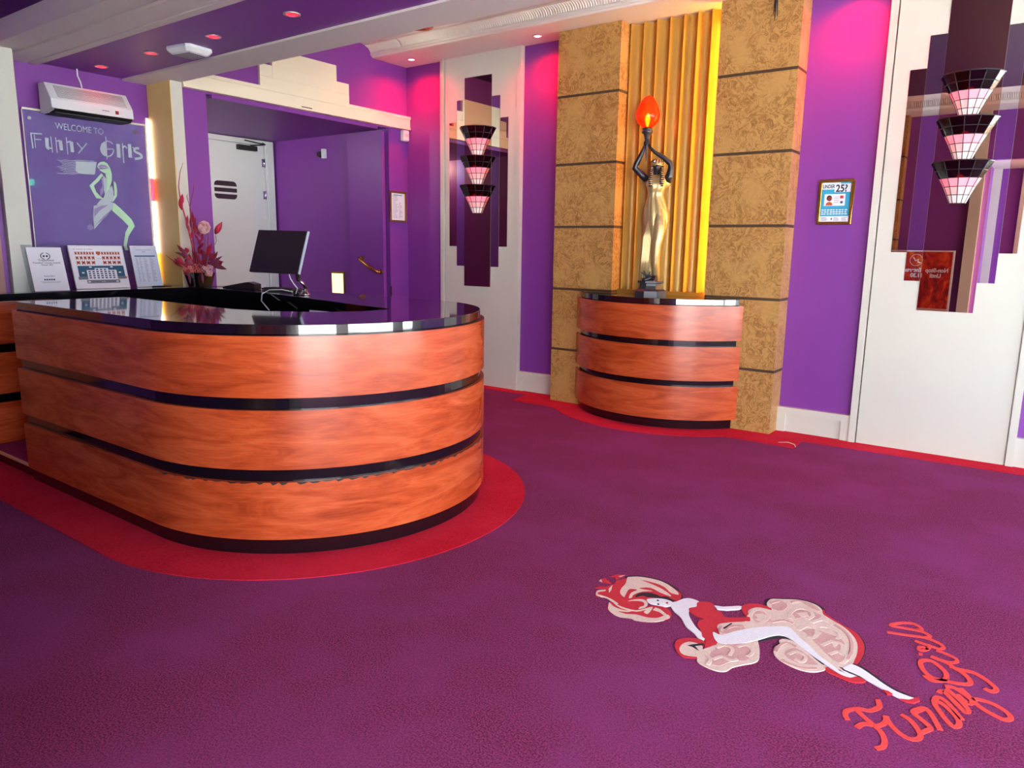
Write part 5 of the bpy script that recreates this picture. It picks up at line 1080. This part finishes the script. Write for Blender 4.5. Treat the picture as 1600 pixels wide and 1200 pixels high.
MB().box(BX0, BX1, .20, .215, BZ0, BZ1, fm).build('print', t)
b = MB(); b.box(BX1, BX1+.025, .19, .22, 0.004, BZ1+.02, white_plastic); b.box(BX0-.025, BX0, .19, .22, 0.004, BZ1+.02, white_plastic); b.box(BX0, BX1, .19, .22, BZ1, BZ1+.02, white_plastic); b.box(BX0-.025, BX1+.025, .08, .33, .0045, .03, white_plastic)
b.box(BX0, BX1, .19, .225, .70, .745, plain('banner_pink_band', '#c8a8a8', .5))
b.build('frame', t)
b = MB(); Mx = lambda x, z: Matrix(((-1, 0, 0, x), (0, 0, 1, .216), (0, 1, 0, z), (0, 0, 0, 1)))
for wd_, x_, z_ in (('Non-Stop', -1.31, 1.285), ('Entertainment', -1.665, 1.285), ('Until', -1.40, 1.205), ('11.30', -1.64, 1.205)):
    MB().text(wd_, .082, Mx(x_, z_), paper, .0008, .92, bold=.003).build('lettering', t)
b = MB()
b.tube([(-1.75+.085*math.cos(a*.2618), .217, 1.46+.085*math.sin(a*.2618)) for a in range(25)], .003, paper, 5)
b.tube([(-1.79, .217, 1.50), (-1.76, .217, 1.45), (-1.72, .217, 1.47), (-1.73, .217, 1.43), (-1.69, .217, 1.42)], .008, paper, 5)
b.build('dancer_logo', t)
struct(MB().box(-1.17, -1.02, -.03, .05, 0, 3.58, cream), 'trim_12', 'cream pilaster beside the entrance')
t = thing('exit_sign', 'green illuminated exit sign reflected in the welcome sign', 'exit sign', (3.36, 6.38, 2.7))
MB().box(3.35, 3.398, 6.26, 6.50, 2.63, 2.76, white_plastic).build('housing', t)
MB().box(3.345, 3.35, 6.27, 6.49, 2.64, 2.75, glow('exit_green', '#18e088', 30, '#106030')).build('panel', t)
b = MB(); b.text('EXIT', .085, Matrix(((0, 0, -1, 3.3445), (-1, 0, 0, 6.47), (0, 1, 0, 2.665), (0, 0, 0, 1))), glow('exit_white', '#ffffff', 3), .0004, .85); b.build('lettering', t)
# ---------------------------------------------------------------- outside, light, camera
gm = plain('pavement', '#dcdcd6', .9, vary=.1, scale=1)
g = MB().box(3.7, 30, -30, 30, -.25, -.12, gm); g.box(-12, 3.7, -30, -2.7, -.25, -.12, gm)
struct(g, 'ground', 'grey pavement outside')
wd = bpy.data.worlds.new('sky'); SC.world = wd; wd.use_nodes = True
bg = wd.node_tree.nodes['Background']; bg.inputs['Color'].default_value = (.87, .95, 1.0, 1); bg.inputs['Strength'].default_value = 9.0
def light(name, kind, loc, energy, col, parent=None, **k):
    l = bpy.data.lights.new(name, kind); l.energy = energy; l.color = col
    for a, v in k.items(): setattr(l, a, v)
    o = bpy.data.objects.new(name, l); COL.objects.link(o); o.location = loc
    return o
for i, (y0, y1) in enumerate(WY):
    o = light('window_portal', 'AREA', (3.56, (y0+y1)/2, 1.475), 1, (1, 1, 1), shape='RECTANGLE', size=y1-y0, size_y=2.25)
    o.rotation_euler = (math.radians(90), 0, math.radians(90)); o.data.cycles.is_portal = True
o = light('entrance_portal', 'AREA', (1.87, -.20, 1.45), 1, (1, 1, 1), shape='RECTANGLE', size=3.2, size_y=2.9)
o.rotation_euler = (math.radians(90), 0, math.radians(180)); o.data.cycles.is_portal = True
# ceiling fittings out of frame (one shows in the right mirror, the recess one is added fill)
t = thing('hall_ceiling_light', 'round unlit ceiling light with a smoked shade in mid lobby', 'ceiling light', (-.2, 3.2, 3.7))
MB().lathe([(.26, 0), (.26, -.02), (.20, -.035), (.17, -.10), (.10, -.16), (.02, -.18)], plain('smoked_shade', '#6a4038', .3), (-.2, 3.2, 3.6995), 28).build('shade', t)
t = thing('recess_fill_light', 'added round white fill light in the recess ceiling, unseen behind the jamb', 'downlight', (-8.2, 4.25, 2.87))  # unseen lamp added to brighten the recess
MB().lathe([(.07, 0), (.07, -.008), (.055, -.010)], white_plastic, (-8.2, 4.25, 2.87), 20).build('rim', t)
MB().lathe([(.054, -.009), (.004, -.012)], glow('recess_fill_lamp', '#fff4e8', 8), (-8.2, 4.25, 2.87), 20).build('lamp', t)
light('recess_fill_lamp', 'POINT', (-8.2, 4.25, 2.80), 22, (1, .93, .88), shadow_soft_size=.06)
light('brass_fitting_lamp', 'POINT', (-5.37, 5.60, 3.62), 1.5, (1, .86, .66), shadow_soft_size=.08)
o = light('sun', 'SUN', (0, 0, 20), 45, (1, .97, .93), angle=math.radians(.6)); o.rotation_euler = (0, math.radians(-38), math.radians(-12))
# red soffit spots
for x, y, e in ((-6.02, 6.245, 70), (-4.345, 6.26, 70), (-1.49, 6.26, 70)):
    light('soffit_red_spot', 'SPOT', (x, y, 3.565), e, (1, .0, .012), spot_size=math.radians(150), spot_blend=1, shadow_soft_size=.03)
for x in (-6.37, -5.61, -4.81, -3.95):
    light('low_red_spot', 'SPOT', (x, 3.06, 2.92), 1.5, (1, .03, .04), spot_size=math.radians(140), spot_blend=1, shadow_soft_size=.03)
# warm strip hidden behind the right pillar, washing the gold flutes
tl = thing('strip_light', 'warm strip light behind the right burl pillar washing the gold flutes', 'strip light', (-2.44, 6.35, 2.3))
MB().tube([(-2.435, 6.345, 1.16), (-2.435, 6.345, 3.5)], .012, glow('warm_strip', '#ffbc48', 60), 10).build('tube', tl)
light('egg_lamp', 'POINT', (-3.03, 6.09, 2.70), 2, (1, .35, .06), shadow_soft_size=.04)

SC.view_settings.view_transform = 'Standard'; SC.view_settings.look = 'None'; SC.view_settings.gamma = 1; SC.view_settings.use_curve_mapping = False
SC.view_settings.exposure = 0.8
cy = SC.cycles
cy.use_denoising = True; cy.max_bounces = 10; cy.diffuse_bounces = 6; cy.glossy_bounces = 6; cy.transparent_max_bounces = 12; cy.sample_clamp_indirect = 25; cy.caustics_reflective = False; cy.caustics_refractive = False
cd = bpy.data.cameras.new('camera'); co = bpy.data.objects.new('camera', cd); COL.objects.link(co)
yaw, pitch, roll = (math.radians(v) for v in (36.2545, 10.509, .837))
f = Vector((-math.sin(yaw)*math.cos(pitch), math.cos(yaw)*math.cos(pitch), -math.sin(pitch)))
rt = Vector((math.cos(yaw), math.sin(yaw), 0)); up = rt.cross(f)
r2 = rt*math.cos(roll)+up*math.sin(roll); u2 = -rt*math.sin(roll)+up*math.cos(roll)
co.matrix_world = Matrix(((r2.x, u2.x, -f.x, 0), (r2.y, u2.y, -f.y, 0), (r2.z, u2.z, -f.z, 1.55), (0, 0, 0, 1)))
cd.sensor_fit = 'HORIZONTAL'; cd.sensor_width = 36; cd.lens = 1145.2/1600*36; cd.clip_start = .05
SC.camera = co
